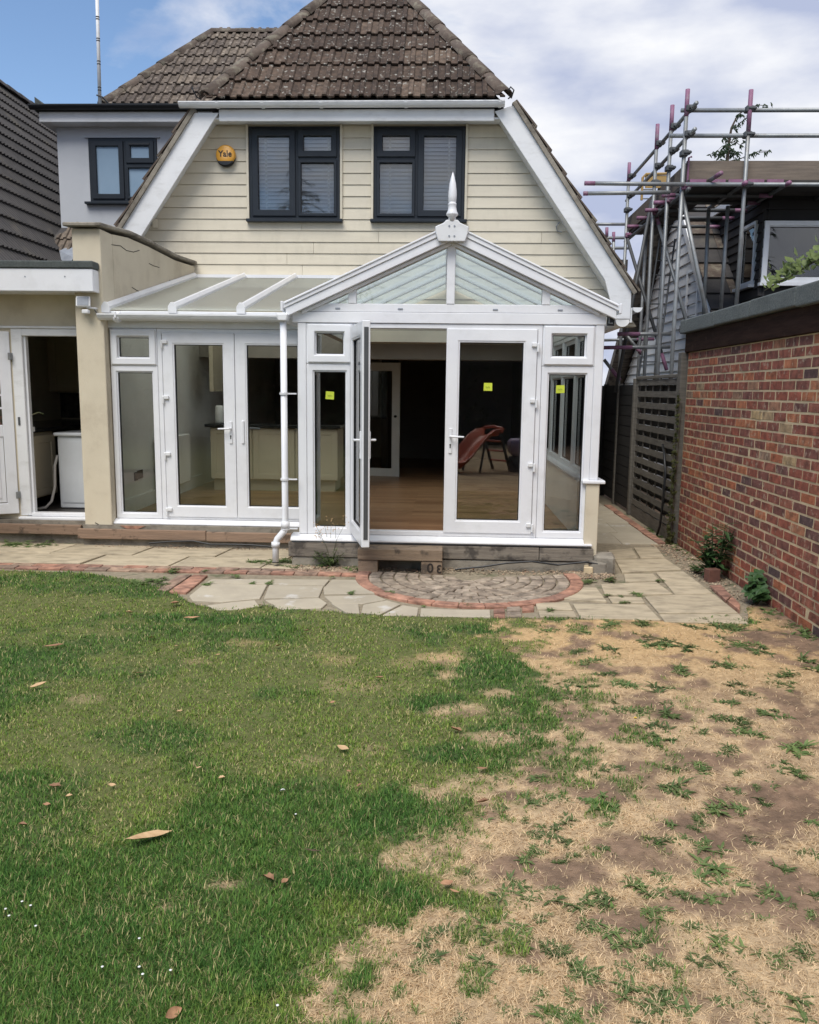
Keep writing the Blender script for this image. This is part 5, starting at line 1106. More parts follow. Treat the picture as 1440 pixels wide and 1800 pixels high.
# loose gravel along the footings (nobody could count it)
def pebbles(name, n, boxes, label, smin, smax):
    V = []; F = []
    for i in range(n):
        x0, x1, y0, y1 = random.choice(boxes); c = Vector((random.uniform(x0, x1), y1-(y1-y0)*random.random()**1.5, random.uniform(.004, .022))); s = random.uniform(smin, smax); k = len(V)
        for d in ((1, 0, 0), (-1, 0, 0), (0, 1, 0), (0, -1, 0), (0, 0, .7), (0, 0, -.7)): V.append((c.x+d[0]*s*random.uniform(.6, 1.2), c.y+d[1]*s*random.uniform(.6, 1.2), c.z+d[2]*s))
        F += [(k, k+2, k+4), (k+2, k+1, k+4), (k+1, k+3, k+4), (k+3, k, k+4)]
    me = bpy.data.meshes.new(name); me.from_pydata(V, [], F); o = link(name, me, None); at = me.attributes.new('rnd', 'FLOAT', 'FACE'); rr = RNG.random(n).repeat(4); at.data.foreach_set('value', rr); me.materials.append(MATS['gravel']); return tag(o, label, 'gravel', kind='stuff')
mat('loose', (.16, .07, .05), (.11, .05, .036), 12, .9, bump=.4)
rampmat('gravel', [(0, (.16, .12, .085)), (.4, (.32, .25, .17)), (.75, (.45, .36, .25)), (1, (.30, .16, .10))], .9, attr='rnd')
pebbles('gravel', 4200, [(-1.35, 1.35, 7.02, 7.23), (-3.5, -1.45, 7.88, 8.04), (1.1, 1.5, 6.95, 7.2), (-1.35, -.75, 6.98, 7.2)], 'loose brown gravel along the house footings', .005, .013)
pebbles('gravel', 900, [(2.20, 2.46, 6.2, 8.6)], 'dry grit along the foot of the brick wall', .005, .014)

# ------------------------------------------------------------------ LAWN
def vnoise(x, y, sc, seed):
    """smooth value noise"""
    rg = np.random.default_rng(seed); T = rg.random((256, 256)); X = x*sc+37.2; Y = y*sc+91.7; xi = np.floor(X).astype(int); yi = np.floor(Y).astype(int); fx = X-xi; fy = Y-yi
    fx = fx*fx*(3-2*fx); fy = fy*fy*(3-2*fy); a = T[xi % 256, yi % 256]; b = T[(xi+1) % 256, yi % 256]; c = T[xi % 256, (yi+1) % 256]; d = T[(xi+1) % 256, (yi+1) % 256]
    return (a*(1-fx)+b*fx)*(1-fy)+(c*(1-fx)+d*fx)*fy
def fbm(x, y, sc, seed): return (vnoise(x, y, sc, seed)*.5+vnoise(x, y, sc*2.1, seed+1)*.28+vnoise(x, y, sc*4.3, seed+2)*.22)
def sstep(a, b, x): t = np.clip((x-a)/(b-a), 0, 1); return t*t*(3-2*t)
# where the green turf stops and the scorched ground begins: ground points read off the photograph
def gpt(px, py): p = W(px, py, Z=0); return p.x, p.y
BND = [gpt(x, y) for x, y in ((905, 1088), (890, 1110), (880, 1140), (950, 1180), (985, 1230), (960, 1280), (915, 1320), (880, 1360), (835, 1400), (800, 1450), (735, 1500), (755, 1545), (755, 1600), (690, 1650), (665, 1700), (610, 1800))]
BY_ = np.array([b[1] for b in BND][::-1]+[7.0]); BXv = np.array([b[0] for b in BND][::-1]+[.7])
BY_ = np.concatenate([[-12, 1.2], BY_]); BXv = np.concatenate([[-.8, -.35], BXv])
def ell(lst):
    out = []
    for px, py, rx, ry in lst:
        c = W(px, py, Z=0); a = W(px+rx, py, Z=0); b = W(px, py+ry, Z=0); out.append((c.x, c.y, abs(a.x-c.x), abs(b.y-c.y)))
    return out
DRY = ell([(790, 1160, 36, 12), (640, 1208, 60, 14), (790, 1188, 20, 8), (820, 1252, 55, 12), (700, 1168, 30, 8), (775, 1392, 60, 22), (700, 1515, 45, 22), (735, 1500, 50, 20), (860, 1300, 55, 12), (600, 1160, 50, 10), (160, 1230, 26, 7), (540, 1340, 30, 8), (400, 1560, 30, 9), (650, 1320, 25, 8), (830, 1480, 50, 16), (290, 1600, 18, 8), (660, 1690, 30, 18), (880, 1220, 35, 9), (345, 1165, 22, 6), (430, 1130, 30, 6)])
DRY = [(*e, .38 if e[0] < -.1 and e[1] > 2.6 else .9) for e in DRY]
SOIL = ell([(1370, 1420, 110, 60), (1200, 1450, 60, 26), (960, 1530, 90, 26), (1110, 1490, 50, 22), (1060, 1270, 70, 22), (1180, 1260, 60, 16), (1050, 1400, 60, 20), (1290, 1600, 100, 34), (1400, 1570, 70, 50), (1240, 1340, 60, 16), (1400, 1130, 50, 18), (1330, 1120, 40, 12), (930, 1680, 30, 16), (1300, 1480, 60, 30), (900, 1400, 30, 14), (1090, 1620, 60, 20)])
LUSH = ell([(900, 1300, 70, 24), (700, 1440, 130, 50), (170, 1640, 150, 45), (860, 1180, 90, 22), (400, 1700, 150, 50), (760, 1240, 60, 16), (790, 1330, 60, 16), (600, 1540, 120, 40), (840, 1110, 60, 10), (350, 1090, 150, 10), (40, 1160, 90, 20), (700, 1580, 70, 30), (20, 1560, 80, 40)])
def blob(lst, x, y, soft=.35, wob=.35, seed=3):
    f = np.zeros_like(x); w = (fbm(x, y, 7, seed)-.5)*2*wob*1.6+(fbm(x, y, 24, seed+9)-.5)*1.5*wob
    for cx, cy, rx, ry, *st in lst:
        d = np.sqrt(((x-cx)/rx)**2+((y-cy)/ry)**2)+w; f = np.maximum(f, (st[0] if st else 1)*(1-sstep(1-soft, 1+soft, d)))
    return f
def masks(x, y):
    nz = fbm(x, y, 2.6, 11)-.5; nf = fbm(x, y, 11, 21)-.5
    d = (x-np.interp(y, BY_, BXv))+nz*.55+nf*.75+(fbm(x, y, 26, 25)-.5)*.35
    g = 1-sstep(-.10, .14, d)
    tuft = sstep(.60, .70, fbm(x, y, 7.5, 41))*(1-sstep(.1, 1.0, d))*.8; g = np.maximum(g, tuft)
    edge = np.interp(x, EX, EYv)-y; g = np.maximum(g, sstep(.56, .64, fbm(x, y, 6, 51))*(1-sstep(.05, .22, edge)))
    g = g*(1-.88*blob(DRY, x, y, .5, .6)); s = blob(SOIL, x, y, .45, .6, 5); s = np.maximum(s, sstep(.55, .70, fbm(x, y, 4.2, 61))*.85); s = np.maximum(s, 1-sstep(.0, .25, 2.5-x+nf*.2)*1.0)
    l = np.maximum(blob(LUSH, x, y, .5, .4, 7), sstep(.46, .66, fbm(x, y, 1.8, 71))*.75)
    return g, s*(1-g), l
def lerp3(a, b, t): return a*(1-t[:, None])+b*t[:, None]
C = lambda *c: np.array(c, float)[None, :]
def lawn_grid(x0, x1, y0, y1, st):
    nx, ny = int((x1-x0)/st)+1, int((y1-y0)/st)+1; xs, ys = np.meshgrid(np.linspace(x0, x1, nx), np.linspace(y0, y1, ny)); x, y = xs.ravel(), ys.ravel()
    g, s, l = masks(x, y); n1 = fbm(x, y, 16, 81); n2 = fbm(x, y, 45, 91)
    col = lerp3(C(.70, .52, .31), C(.47, .34, .205), sstep(.3, .7, n1)); col = lerp3(col, C(.70, .47, .22)+0*col, sstep(3.9, 5.2, y)*.7); col = lerp3(col, lerp3(C(.34, .225, .145)+0*col, C(.215, .142, .092)+0*col, sstep(.35, .65, n1)), np.clip(s*1.1, 0, 1))
    col = lerp3(col, lerp3(C(.15, .165, .05)+0*col, C(.07, .115, .03)+0*col, np.clip(l+.2*(n1-.5), 0, 1)), g); col *= (.82+.36*n2)[:, None]
    z = .004+.010*(fbm(x, y, 5, 15)-.5)+.012*(n2-.5)*(1-.5*s)+.004*g
    under = (y > np.interp(x, EX, EYv)-.015); z = np.where(under, -.03, z)
    me = bpy.data.meshes.new('lawn'); idx = np.arange(nx*ny).reshape(ny, nx); f = np.stack([idx[:-1, :-1], idx[:-1, 1:], idx[1:, 1:], idx[1:, :-1]], -1).reshape(-1, 4)
    me.vertices.add(nx*ny); me.vertices.foreach_set('co', np.stack([x, y, z], 1).ravel()); me.loops.add(f.size); me.loops.foreach_set('vertex_index', f.ravel()); me.polygons.add(len(f)); me.polygons.foreach_set('loop_start', np.arange(0, f.size, 4)); me.update()
    at = me.attributes.new('gcol', 'FLOAT_COLOR', 'POINT'); at.data.foreach_set('color', np.concatenate([col, np.ones((len(col), 1))], 1).ravel()); me.polygons.foreach_set('use_smooth', np.ones(len(f), bool)); return me
tag(link('lawn', lawn_grid(-5.2, 2.5, .6, 7.2, .022), 'lawn_ground'), 'patchy back lawn, green on one side and scorched on the other', kind='structure')
tag(link('lawn', lawn_grid(-14, 9, -16, .6, .25), 'lawn_ground'), 'far end of the back garden lawn', kind='structure')

def make_blades(x, y, ang, L, wd, lean, col, name, label):
    n = len(x); d = np.stack([np.cos(ang), np.sin(ang)], 1); s = np.stack([-d[:, 1], d[:, 0]], 1); z0 = np.full(n, .0)
    def P(t, wf, h):
        o = np.empty((n, 2, 3)); 
        for k, sg in enumerate((-1, 1)):
            o[:, k, :2] = np.stack([x, y], 1)+d*(lean*t**1.6)[:, None]+s*(sg*wd*wf/2)[:, None]; o[:, k, 2] = z0+h
        return o
    h = np.sqrt(np.maximum(L**2-lean**2, (.12*L)**2)); a = P(np.zeros(n), 1, 0*h); b = P(np.full(n, .55), .85, h*.62); t = P(np.ones(n), .0, h)[:, :1]
    V = np.concatenate([a, b, t], 1).reshape(-1, 3); i = np.arange(n)[:, None]*5
    F = np.concatenate([i+[0, 1, 3], i+[0, 3, 2], i+[2, 3, 4]], 1).reshape(-1, 3)
    me = bpy.data.meshes.new(name); me.vertices.add(len(V)); me.vertices.foreach_set('co', V.ravel()); me.loops.add(F.size); me.loops.foreach_set('vertex_index', F.ravel()); me.polygons.add(len(F)); me.polygons.foreach_set('loop_start', np.arange(0, F.size, 3)); me.update()
    at = me.attributes.new('bcol', 'FLOAT_COLOR', 'POINT'); c = np.concatenate([col, np.ones((n, 1))], 1).repeat(5, 0); at.data.foreach_set('color', c.ravel()); me.materials.append(MATS['grass_blade'])
    return tag(link(name, me, None), label, 'grass', kind='stuff')
def scatter(n, y0=1.55, y1=7.05, pw=1.6):
    u = RNG.random(n); q = 1-pw; y = (y0**q+u*(y1**q-y0**q))**(1/q); x = RNG.uniform(-1, 1, n)*(.60*y+.55)-.06*y; k = (x < 2.47) & (y < np.interp(x, EX, EYv)+.012*RNG.standard_normal(n)); return x[k], y[k]
x, y = scatter(640000, pw=1.45); g, s, l = masks(x, y); keep = RNG.random(len(x)) < (g*.93); x, y, g, s, l = x[keep], y[keep], g[keep], s[keep], l[keep]; n = len(x)
r1, r2 = RNG.random(n), RNG.random(n); mot = fbm(x, y, 3.2, 33)
col = lerp3(C(.275, .365, .075)+np.zeros((n, 3)), C(.115, .235, .055)+np.zeros((n, 3)), np.clip(l*.85+r1*.5-.08, 0, 1)); col = lerp3(col, C(.60, .50, .26)+0*col, ((r2 < .14-.08*l+.20*np.clip(mot-.45, 0, 1)*2)*1.0)*.85); col = lerp3(col, C(.042, .125, .028)+0*col, (r2 > .80-.12*l)*.75); col *= RNG.uniform(.65, 1.35, n)[:, None]
L = (.012+.016*RNG.random(n)+.022*l*RNG.random(n)+.018*np.clip(fbm(x, y, 14, 57)-.5, 0, 1)*2)*(.7+.3*g); make_blades(x, y, RNG.uniform(0, 6.283, n), L, (.0012+.00075*y)*RNG.uniform(.7, 1.4, n), L*RNG.uniform(.30, .985, n), col, 'grass', 'short green lawn grass with darker lush patches')
x, y = scatter(260000); g, s, l = masks(x, y); keep = RNG.random(len(x)) < ((1-g)*(1-.90*s)*.85+.06*g); x, y, s = x[keep], y[keep], s[keep]; n = len(x); r1 = RNG.random(n)
col = lerp3(C(.84, .65, .41)+np.zeros((n, 3)), C(.56, .42, .25)+np.zeros((n, 3)), r1); col *= RNG.uniform(.75, 1.2, n)[:, None]; L = .014+.022*RNG.random(n)
make_blades(x, y, RNG.uniform(0, 6.283, n), L, (.0018+.0004*y)*RNG.uniform(.8, 1.3, n), L*RNG.uniform(.80, .995, n), col, 'dry_grass', 'straw-coloured scorched grass on the bare side of the lawn')

SIZES = ('tiny green rosette weed', 'middling leafy green weed', 'broad spreading clump of green weed')
def on_soil(x, y): return masks(np.array([x]), np.array([y]))[1][0] > .4
random.seed(21)
WL = [(960, 200, 60), (760, 250, 60), (770, 340, 60), (880, 265, 40), (1140, 245, 30), (900, 90, 80), (850, 110, 60), (960, 115, 60), (1180, 110, 80), (1230, 130, 50), (1330, 210, 60), (1300, 245, 60), (1140, 185, 60), (1200, 285, 50), (1110, 310, 50), (1290, 360, 55), (1120, 370, 60), (1170, 385, 60), (1190, 420, 60), (880, 395, 40), (870, 440, 60), (1030, 410, 30), (1120, 480, 55), (1370, 490, 60), (1310, 540, 55), (1370, 555, 55), (1030, 545, 55), (920, 545, 40), (1160, 560, 30), (930, 360, 45), (740, 540, 20), (600, 540, 40), (640, 170, 60), (690, 210, 50), (560, 250, 60), (540, 290, 50), (1145, 620, 25), (1220, 610, 25), (1280, 605, 25), (960, 630, 65), (1085, 680, 50), (1150, 680, 35), (1240, 660, 20), (665, 660, 70), (520, 650, 50), (550, 715, 40), (690, 740, 30), (1020, 730, 40), (900, 790, 30), (500, 780, 70), (440, 830, 40), (580, 850, 20), (1330, 895, 35), (1040, 905, 60), (1095, 930, 60), (1210, 960, 50), (790, 950, 50), (830, 975, 50), (1000, 1000, 40), (1070, 1010, 40), (1280, 1000, 40), (1335, 1030, 30), (1410, 1060, 20), (1240, 1070, 40), (860, 1065, 50), (560, 1020, 60), (640, 1100, 55), (690, 1125, 55), (360, 985, 60), (420, 1000, 60), (300, 1060, 60), (400, 1110, 40), (200, 910, 40), (180, 1040, 50), (1090, 1145, 60), (1130, 1165, 50), (1010, 1105, 50), (530, 1170, 45), (820, 1130, 50), (760, 1170, 40), (600, 1250, 50), (640, 1280, 50), (750, 1300, 60), (890, 1240, 50), (1270, 1220, 60), (1120, 1260, 60), (1370, 1185, 60), (1410, 1210, 60), (1020, 1220, 50), (460, 1340, 30), (270, 1250, 50), (880, 1350, 60), (930, 1380, 60), (840, 1390, 50), (660, 1400, 40), (1140, 1370, 60), (1240, 1370, 60), (480, 1420, 60), (550, 1425, 60), (370, 1410, 50), (1390, 1405, 70), (560, 1340, 20), (940, 1260, 30), (850, 1220, 35), (1430, 735, 20), (1425, 985, 20), (1400, 840, 25), (110, 1120, 60), (60, 1190, 50), (40, 1230, 50), (600, 60, 40), (480, 60, 50), (700, 40, 60), (820, 30, 60), (1060, 30, 70), (1000, 45, 50), (1120, 45, 60)]
rgw = random.Random(77)
for _ in range(70):                                       # thinner growth between the larger ones
    cx, cy = rgw.uniform(-120, 720)*2*.5+rgw.uniform(0, 720), rgw.uniform(60, 1440)
    if cx < 120+max(0, (700-cy)*.55): continue
    WL.append((cx, cy, rgw.choice((14, 18, 22, 28, 36, 44))))
for cx, cy, wpx in WL:
    px, py = 720+cx/2, 1080+cy/2; p = W(px, py, Z=.004); wm_ = wpx/2/FPX*(p-CO).length*1.25
    place_weed(p.x, p.y, .002, max(.075, wm_*1.8), SIZES[0 if wpx <= 35 else 1 if wpx < 60 else 2]+(' on bare brown soil' if on_soil(p.x, p.y) else ' among scorched straw-coloured grass'), 'weeds on the dry lawn')

# clover and other small-leaved growth low in the turf
x, y = scatter(60000, 1.55, 6.6, 1.7); g, s_c, l = masks(x, y); keep = (RNG.random(len(x)) < g*sstep(.54, .66, fbm(x, y, 4.6, 141))); x, y = x[keep], y[keep]; n = len(x)
col = lerp3(C(.22, .33, .09)+np.zeros((n, 3)), C(.10, .20, .055)+np.zeros((n, 3)), RNG.random(n)); L = .010+.016*RNG.random(n)
make_blades(x, y, RNG.uniform(0, 6.283, n), L, .007+.006*RNG.random(n), L*RNG.uniform(.6, .95, n), col, 'clover', 'small-leaved clover patches low in the green turf')['category'] = 'clover'
# fallen leaves --------------------------------------------------------------
def dead_leaf(L, w, curl, fold, seed):
    rg = random.Random(seed); n = 7; vs = []; fs = []
    for i in range(n+1):
        t = i/n; ww = w*max(.02, math.sin(math.pi*min(1, t*.93+.035))**.9); zc = curl*L*(t-.5)**2*1.0+.004; vs += [(L*(t-.5), -ww/2, zc+fold*ww+rg.uniform(0, .003)), (L*(t-.5), rg.uniform(-.002, .002), zc), (L*(t-.5), ww/2, zc+fold*ww*rg.uniform(.6, 1.3))]
    for i in range(n): a = 3*i; fs += [(a, a+3, a+4, a+1), (a+1, a+4, a+5, a+2)]
    return MB().add(vs, fs)
random.seed(44)
LV = [(262, 1475, .165, .046, 'pale_leaf', .75, 'long pale tan leaf lying on the green grass'), (300, 1783, .062, .026, 'dead_leaf', 1.35, 'reddish brown leaf standing on edge in the thick grass'), (548, 1498, .06, .012, 'dark_leaf', .1, 'curled near-black leaf on the green grass'), (308, 1062, .075, .055, 'dead_leaf', .9, 'orange-brown leaf at the lawn edge beside the brick arm'), (337, 1087, .11, .03, 'dead_leaf', .5, 'narrow brown leaf just off the curved patio slabs'), (243, 1185, .07, .04, 'pale_leaf', .8, None), (68, 1207, .085, .03, 'pale_leaf', .6, None), (95, 1137, .12, .03, 'dead_leaf', .05, None), (267, 1122, .055, .03, 'pale_leaf', .7, None), (489, 1137, .045, .03, 'pale_leaf', .9, None), (227, 1078, .05, .03, 'pale_leaf', .3, None), (97, 1385, .055, .03, 'dead_leaf', -.2, None), (390, 1370, .028, .02, 'pale_leaf', .4, None), (497, 1393, .022, .018, 'petal', .2, None), (603, 1317, .06, .035, 'pale_leaf', -.5, None), (472, 1548, .05, .03, 'dead_leaf', -.6, None), (500, 1552, .03, .02, 'dead_leaf', 1.2, None), (801, 1285, .06, .04, 'dead_leaf', -.5, None), (785, 1556, .05, .03, 'dead_leaf', .6, None), (800, 1570, .04, .012, 'dead_leaf', -.5, None), (82, 1417, .03, .02, 'dead_leaf', .2, None), (122, 1402, .025, .018, 'pale_leaf', .2, None), (632, 1383, .03, .02, 'dead_leaf', 1.3, None), (667, 1193, .05, .02, 'dead_leaf', .1, None), (383, 1153, .04, .02, 'pale_leaf', 1.0, None), (457, 1065, .05, .03, 'dead_leaf', 1.1, None), (310, 1137, .03, .02, 'pale_leaf', .3, None), (197, 1382, .03, .02, 'pale_leaf', .1, None), (316, 1252, .03, .016, 'pale_leaf', .2, None), (850, 1412, .05, .03, 'dead_leaf', .3, None), (848, 1353, .05, .016, 'dead_leaf', -.2, None), (540, 1110, .04, .02, 'dead_leaf', .4, None), (585, 1237, .03, .02, 'dead_leaf', .1, None), (40, 1452, .03, .015, 'dead_leaf', .2, None), (1117, 1265, .02, .015, 'yellow', .2, None), (613, 1358, .022, .016, 'dead_leaf', .2, None), (350, 1352, .03, .014, 'pale_leaf', .2, None)]
for i, (px, py, L, w, m, a, lb) in enumerate(LV):
    p = W(px, py, Z=.025); o = link('fallen_leaf', dead_leaf(L, w, .22 if L > .1 else .35, random.uniform(.1, .5), i).mesh('leaf'), m, None, (p.x, p.y, .026), 0, True); o.rotation_euler = (J(.25), J(.2), a+J(.1))
    if i == 1: o.rotation_euler = (.9, .3, 1.2)
    tag(o, lb or ('small pale dry leaf scattered on the green lawn' if m in ('pale_leaf', 'petal', 'yellow') else 'small brown dead leaf scattered on the lawn'), 'leaf', None if lb else ('pale leaves on the lawn' if m in ('pale_leaf', 'petal', 'yellow') else 'brown leaves on the lawn'))
for i, (px, py) in enumerate(((39, 1587), (54, 1594), (63, 1630), (245, 1652), (180, 1702), (245, 1702), (251, 1715), (10, 1600), (300, 1708), (520, 1433), (16, 1612), (488, 1770))):
    p = W(px, py, Z=.03); d = thing('daisy', 'tiny white daisy in the lush grass', 'daisy', (p.x, p.y, 0), 'daisies in the grass'); part('flower', MB().lathe((p.x, p.y, .034), [(.0036, 0), (.004, .0012), (.002, .0024), (0, .003)], 10), 'petal', d); part('stalk', MB().tube([(p.x, p.y, 0), (p.x, p.y, .034)], .0015, 5), 'stem', d)

# ------------------------------------------------------------------ plants on the patio and by the wall
random.seed(61)
for px, py, wpx, lb in ((455, 987, 50, None), (535, 990, 80, None), (500, 985, 60, None), (302, 1003, 26, None), (362, 1003, 24, None), (415, 1012, 20, None), (450, 987, 24, None), (412, 1003, 14, None), (620, 1000, 40, None), (365, 1028, 24, None), (475, 1026, 20, None), (445, 1026, 16, None), (585, 1014, 12, None), (618, 1043, 18, None), (690, 1041, 16, None), (745, 1066, 16, None), (818, 1063, 30, None), (683, 1041, 12, None), (642, 1000, 26, None), (1068, 1046, 20, None), (1122, 1045, 24, None), (1098, 1059, 22, None), (1160, 1020, 14, None), (965, 1072, 24, None), (1035, 1022, 36, None), (1075, 1020, 30, None), (1090, 1048, 14, None), (30, 957, 60, None), (70, 958, 50, None), (272, 1020, 50, None), (285, 1028, 30, None), (240, 1024, 40, None)):
    p = W(px, py, Z=.02); place_weed(p.x, p.y, .02, wpx/FPX*(p-CO).length*1.1, 'small weed sprouting from the joints of the patio paving', 'weeds in the patio joints', tall=.8)
def bush(name, label, base, h, nst, L, w, m, spread=.10, seed=1, droop=.3, nl=14, cat='plant'):
    rg = random.Random(seed); t = thing(name, label, cat, base); st_ = MB(); lv = MB()
    for s in range(nst):
        a = rg.random()*6.28; hh = h*rg.uniform(.55, 1.0); tip = Vector(base)+Vector((math.cos(a)*spread*rg.uniform(.3, 1.3), math.sin(a)*spread*rg.uniform(.3, 1.1), hh)); mid = Vector(base).lerp(tip, .5)+Vector((J(.02), J(.02), hh*.06))
        st_.tube([base, mid, tip], [.006, .005, .002], 5)
        for i in range(nl):
            f = rg.uniform(.12, 1.0); c = Vector(base).lerp(mid, f*2) if f < .5 else mid.lerp(tip, f*2-1); b = rg.random()*6.28; el = rg.uniform(-.2, .8); d = Vector((math.cos(b)*math.cos(el), math.sin(b)*math.cos(el), math.sin(el)))
            v, f_ = leaf_blade(c, d, Vector((0, 0, 1)), L*rg.uniform(.5, 1.1)*(1.15-.5*f), w*rg.uniform(.6, 1.2)*(1.1-.4*f), -rg.uniform(.1, droop), 3); lv.add(v, f_)
    part('stem', st_, 'stem', t); part('foliage', lv, m, t, 0, True); return t
p = W(1256, 1022, Z=0); bush('wall_weed', 'tall leafy weed growing against the brick wall behind the upright brick', (p.x+.02, p.y+.10, 0), .50, 11, .16, .045, 'weed_dark', .15, 3, .5, 18)
p = W(1215, 1012, Z=0); bush('wall_weed', 'small low weed beside the upright brick on the slab edge', (p.x+.08, p.y+.1, .01), .08, 5, .09, .035, 'weed_leaf', .08, 4, .5, 7)
p = W(1322, 1062, Z=0)
lp = thing('wall_weed', 'broad-leaved dark weed at the brick wall foot', 'plant', (p.x+.04, p.y, 0)); lm = MB(); sm = MB(); rg = random.Random(8)
for i in range(16):
    a = rg.random()*6.28; c = Vector((p.x+.04+math.cos(a)*.10*rg.random(), p.y+math.sin(a)*.13*rg.random(), rg.uniform(.05, .24))); sm.tube([(p.x+.04, p.y, 0), tuple(c)], .003, 5); nrm = Vector((J(.5)-.4, J(.5)-.3, 1)).normalized(); e1 = nrm.orthogonal().normalized(); e2 = nrm.cross(e1); R0 = rg.uniform(.055, .09); vv = [c]
    for k in range(15): q = 2*math.pi*k/15; rr_ = R0*(1.0 if k % 3 else .62); vv.append(c+(e1*math.cos(q)+e2*math.sin(q))*rr_-nrm*.012*(k % 2))
    lm.add(vv, [(0, k, k % 15+1) for k in range(1, 16)])
part('stem', sm, 'stem', lp); part('foliage', lm, 'weed_dark', lp, 0, False)
for (px, py, wpx) in ((1352, 1082, 60), (1385, 1100, 60), (1300, 1095, 50), (1420, 1118, 60), (1290, 1110, 70), (1200, 960, 30), (1215, 975, 30), (1180, 945, 36), (1170, 935, 30), (1228, 985, 26), (1432, 1180, 50), (1425, 1165, 40), (1340, 1090, 30), (1160, 930, 30), (1190, 955, 30), (1205, 968, 26)):
    p = W(px, py, Z=0); place_weed(min(p.x, 2.44), p.y, .0, wpx/FPX*(p-CO).length*1.1, 'ragged weed tuft along the foot of the brick wall', 'weeds along the brick wall', tall=1.3)
p = W(573, 1000, Z=0); bush('tall_weed', 'wispy flowering weed at the conservatory footing', (p.x+.04, p.y+.03, .0), .20, 16, .09, .010, 'weed_leaf', .14, 9, .3, 14); 
wt = thing('weed_stalks', 'thin seeding stalks rising in front of the left fixed pane', 'plant', (p.x+.04, p.y+.05, 0)); sm = MB(); lm = MB(); rg = random.Random(12)
for i in range(9):
    b = Vector((p.x+.04, p.y+.05, .05)); t_ = b+Vector((rg.uniform(-.15, .17), rg.uniform(-.05, .03), rg.uniform(.2, .42))); sm.tube([b, b.lerp(t_, .5)+Vector((J(.02), 0, .02)), t_], [.003, .002, .0012], 4)
    for k in range(7): c = t_+Vector((J(.03), J(.02), J(.06))); lm.add([c, c+Vector((.006, 0, .004)), c+Vector((.001, 0, .010)), c+Vector((-.005, 0, .005))], [(0, 1, 2, 3)])
part('stem', sm, 'stem', wt); part('seed_head', lm, 'pale_leaf', wt)['kind'] = 'stuff'
# loose bricks set on end
for px, py, hgt, lb in ((1247, 1024, .115, 'brown brick set on end at the slab corner before the tall weed'), (1334, 1045, .10, 'dark brick on end half hidden by the broad-leaved weed')):
    p = W(px, py, Z=0); o = solo('loose_brick', MB(Matrix.Translation((p.x+.03, p.y+.03, 0)) @ Matrix.Rotation(.25, 4, 'Z')).box(-.055, .055, -.04, .04, 0, hgt), 'loose', lb, 'brick', loc=(p.x, p.y, 0), bevel=.005)
p = W(1033, 1010, Z=0); solo('loose_brick', MB(Matrix.Translation((p.x, p.y+.02, 0)) @ Matrix.Rotation(-.2, 4, 'Z')).box(-.03, .05, -.06, .06, 0, .075), 'mortar', 'pale broken block beside the red brick ring', 'brick', loc=(p.x, p.y, 0), bevel=.006)
# ivy on the post, vine on the flat roof edge
iv = thing('ivy', 'dark ivy climbing the end of the brick wall and post', 'ivy', (2.46, 8.75, 0)); lm = MB(); sm = MB(); rg = random.Random(17)
sm.tube([(2.43, 8.70, 0), (2.44, 8.72, .5), (2.455, 8.73, 1.0), (2.47, 8.74, 1.5)], [.008, .006, .004, .002], 5)
for i in range(330):
    z = 1.65*rg.random()**1.9; sp_ = .09*(1-z/1.9); c = Vector((2.425+rg.uniform(-.05, .03)*(1-z/2), 8.72+rg.uniform(-1, 1)*sp_, z)); n_ = Vector((-1, rg.uniform(-1, .5), rg.uniform(-.2, .9))).normalized(); e1 = n_.orthogonal().normalized(); e2 = n_.cross(e1); R0 = rg.uniform(.012, .028); vv = [c+n_*.006]+[c+(e1*math.cos(k*1.2566)+e2*math.sin(k*1.2566))*R0*(1 if k % 2 else .75) for k in range(5)]; lm.add(vv, [(0, k, k % 5+1) for k in range(1, 6)])
part('stem', sm, 'bark', iv); part('foliage', lm, 'ivy_leaf', iv)
vn = thing('vine', 'trailing leafy vine on the felt edge of the outbuilding roof', 'vine', (2.7, 6, 2.3)); lm = MB(); sm = MB(); rg = random.Random(19)
path = [W(x, y, X=2.72) for x, y in ((1345, 510), (1370, 495), (1395, 482), (1415, 470), (1440, 455), (1475, 440))]
path = [Vector((q.x, q.y, max(q.z, 2.33))) for q in path]; sm.tube(path, .006, 5)
for i in range(170):
    t = rg.random()**.7*(len(path)-1.001); k = int(t); c = path[k].lerp(path[k+1], t-k)+Vector((rg.gauss(0, .05), rg.gauss(0, .05), abs(rg.gauss(0, .055)))); n_ = Vector((J(1), -.6+J(.6), rg.uniform(.2, 1))).normalized(); e1 = n_.orthogonal().normalized(); e2 = n_.cross(e1); R0 = rg.uniform(.02, .045); vv = [c]+[c+(e1*math.cos(q*.8976)+e2*math.sin(q*.8976))*R0*(1 if q % 2 else .7) for q in range(7)]; lm.add(vv, [(0, q, q % 7+1) for q in range(1, 8)])
part('stem', sm, 'bark', vn); part('foliage', lm, 'vine_leaf', vn)

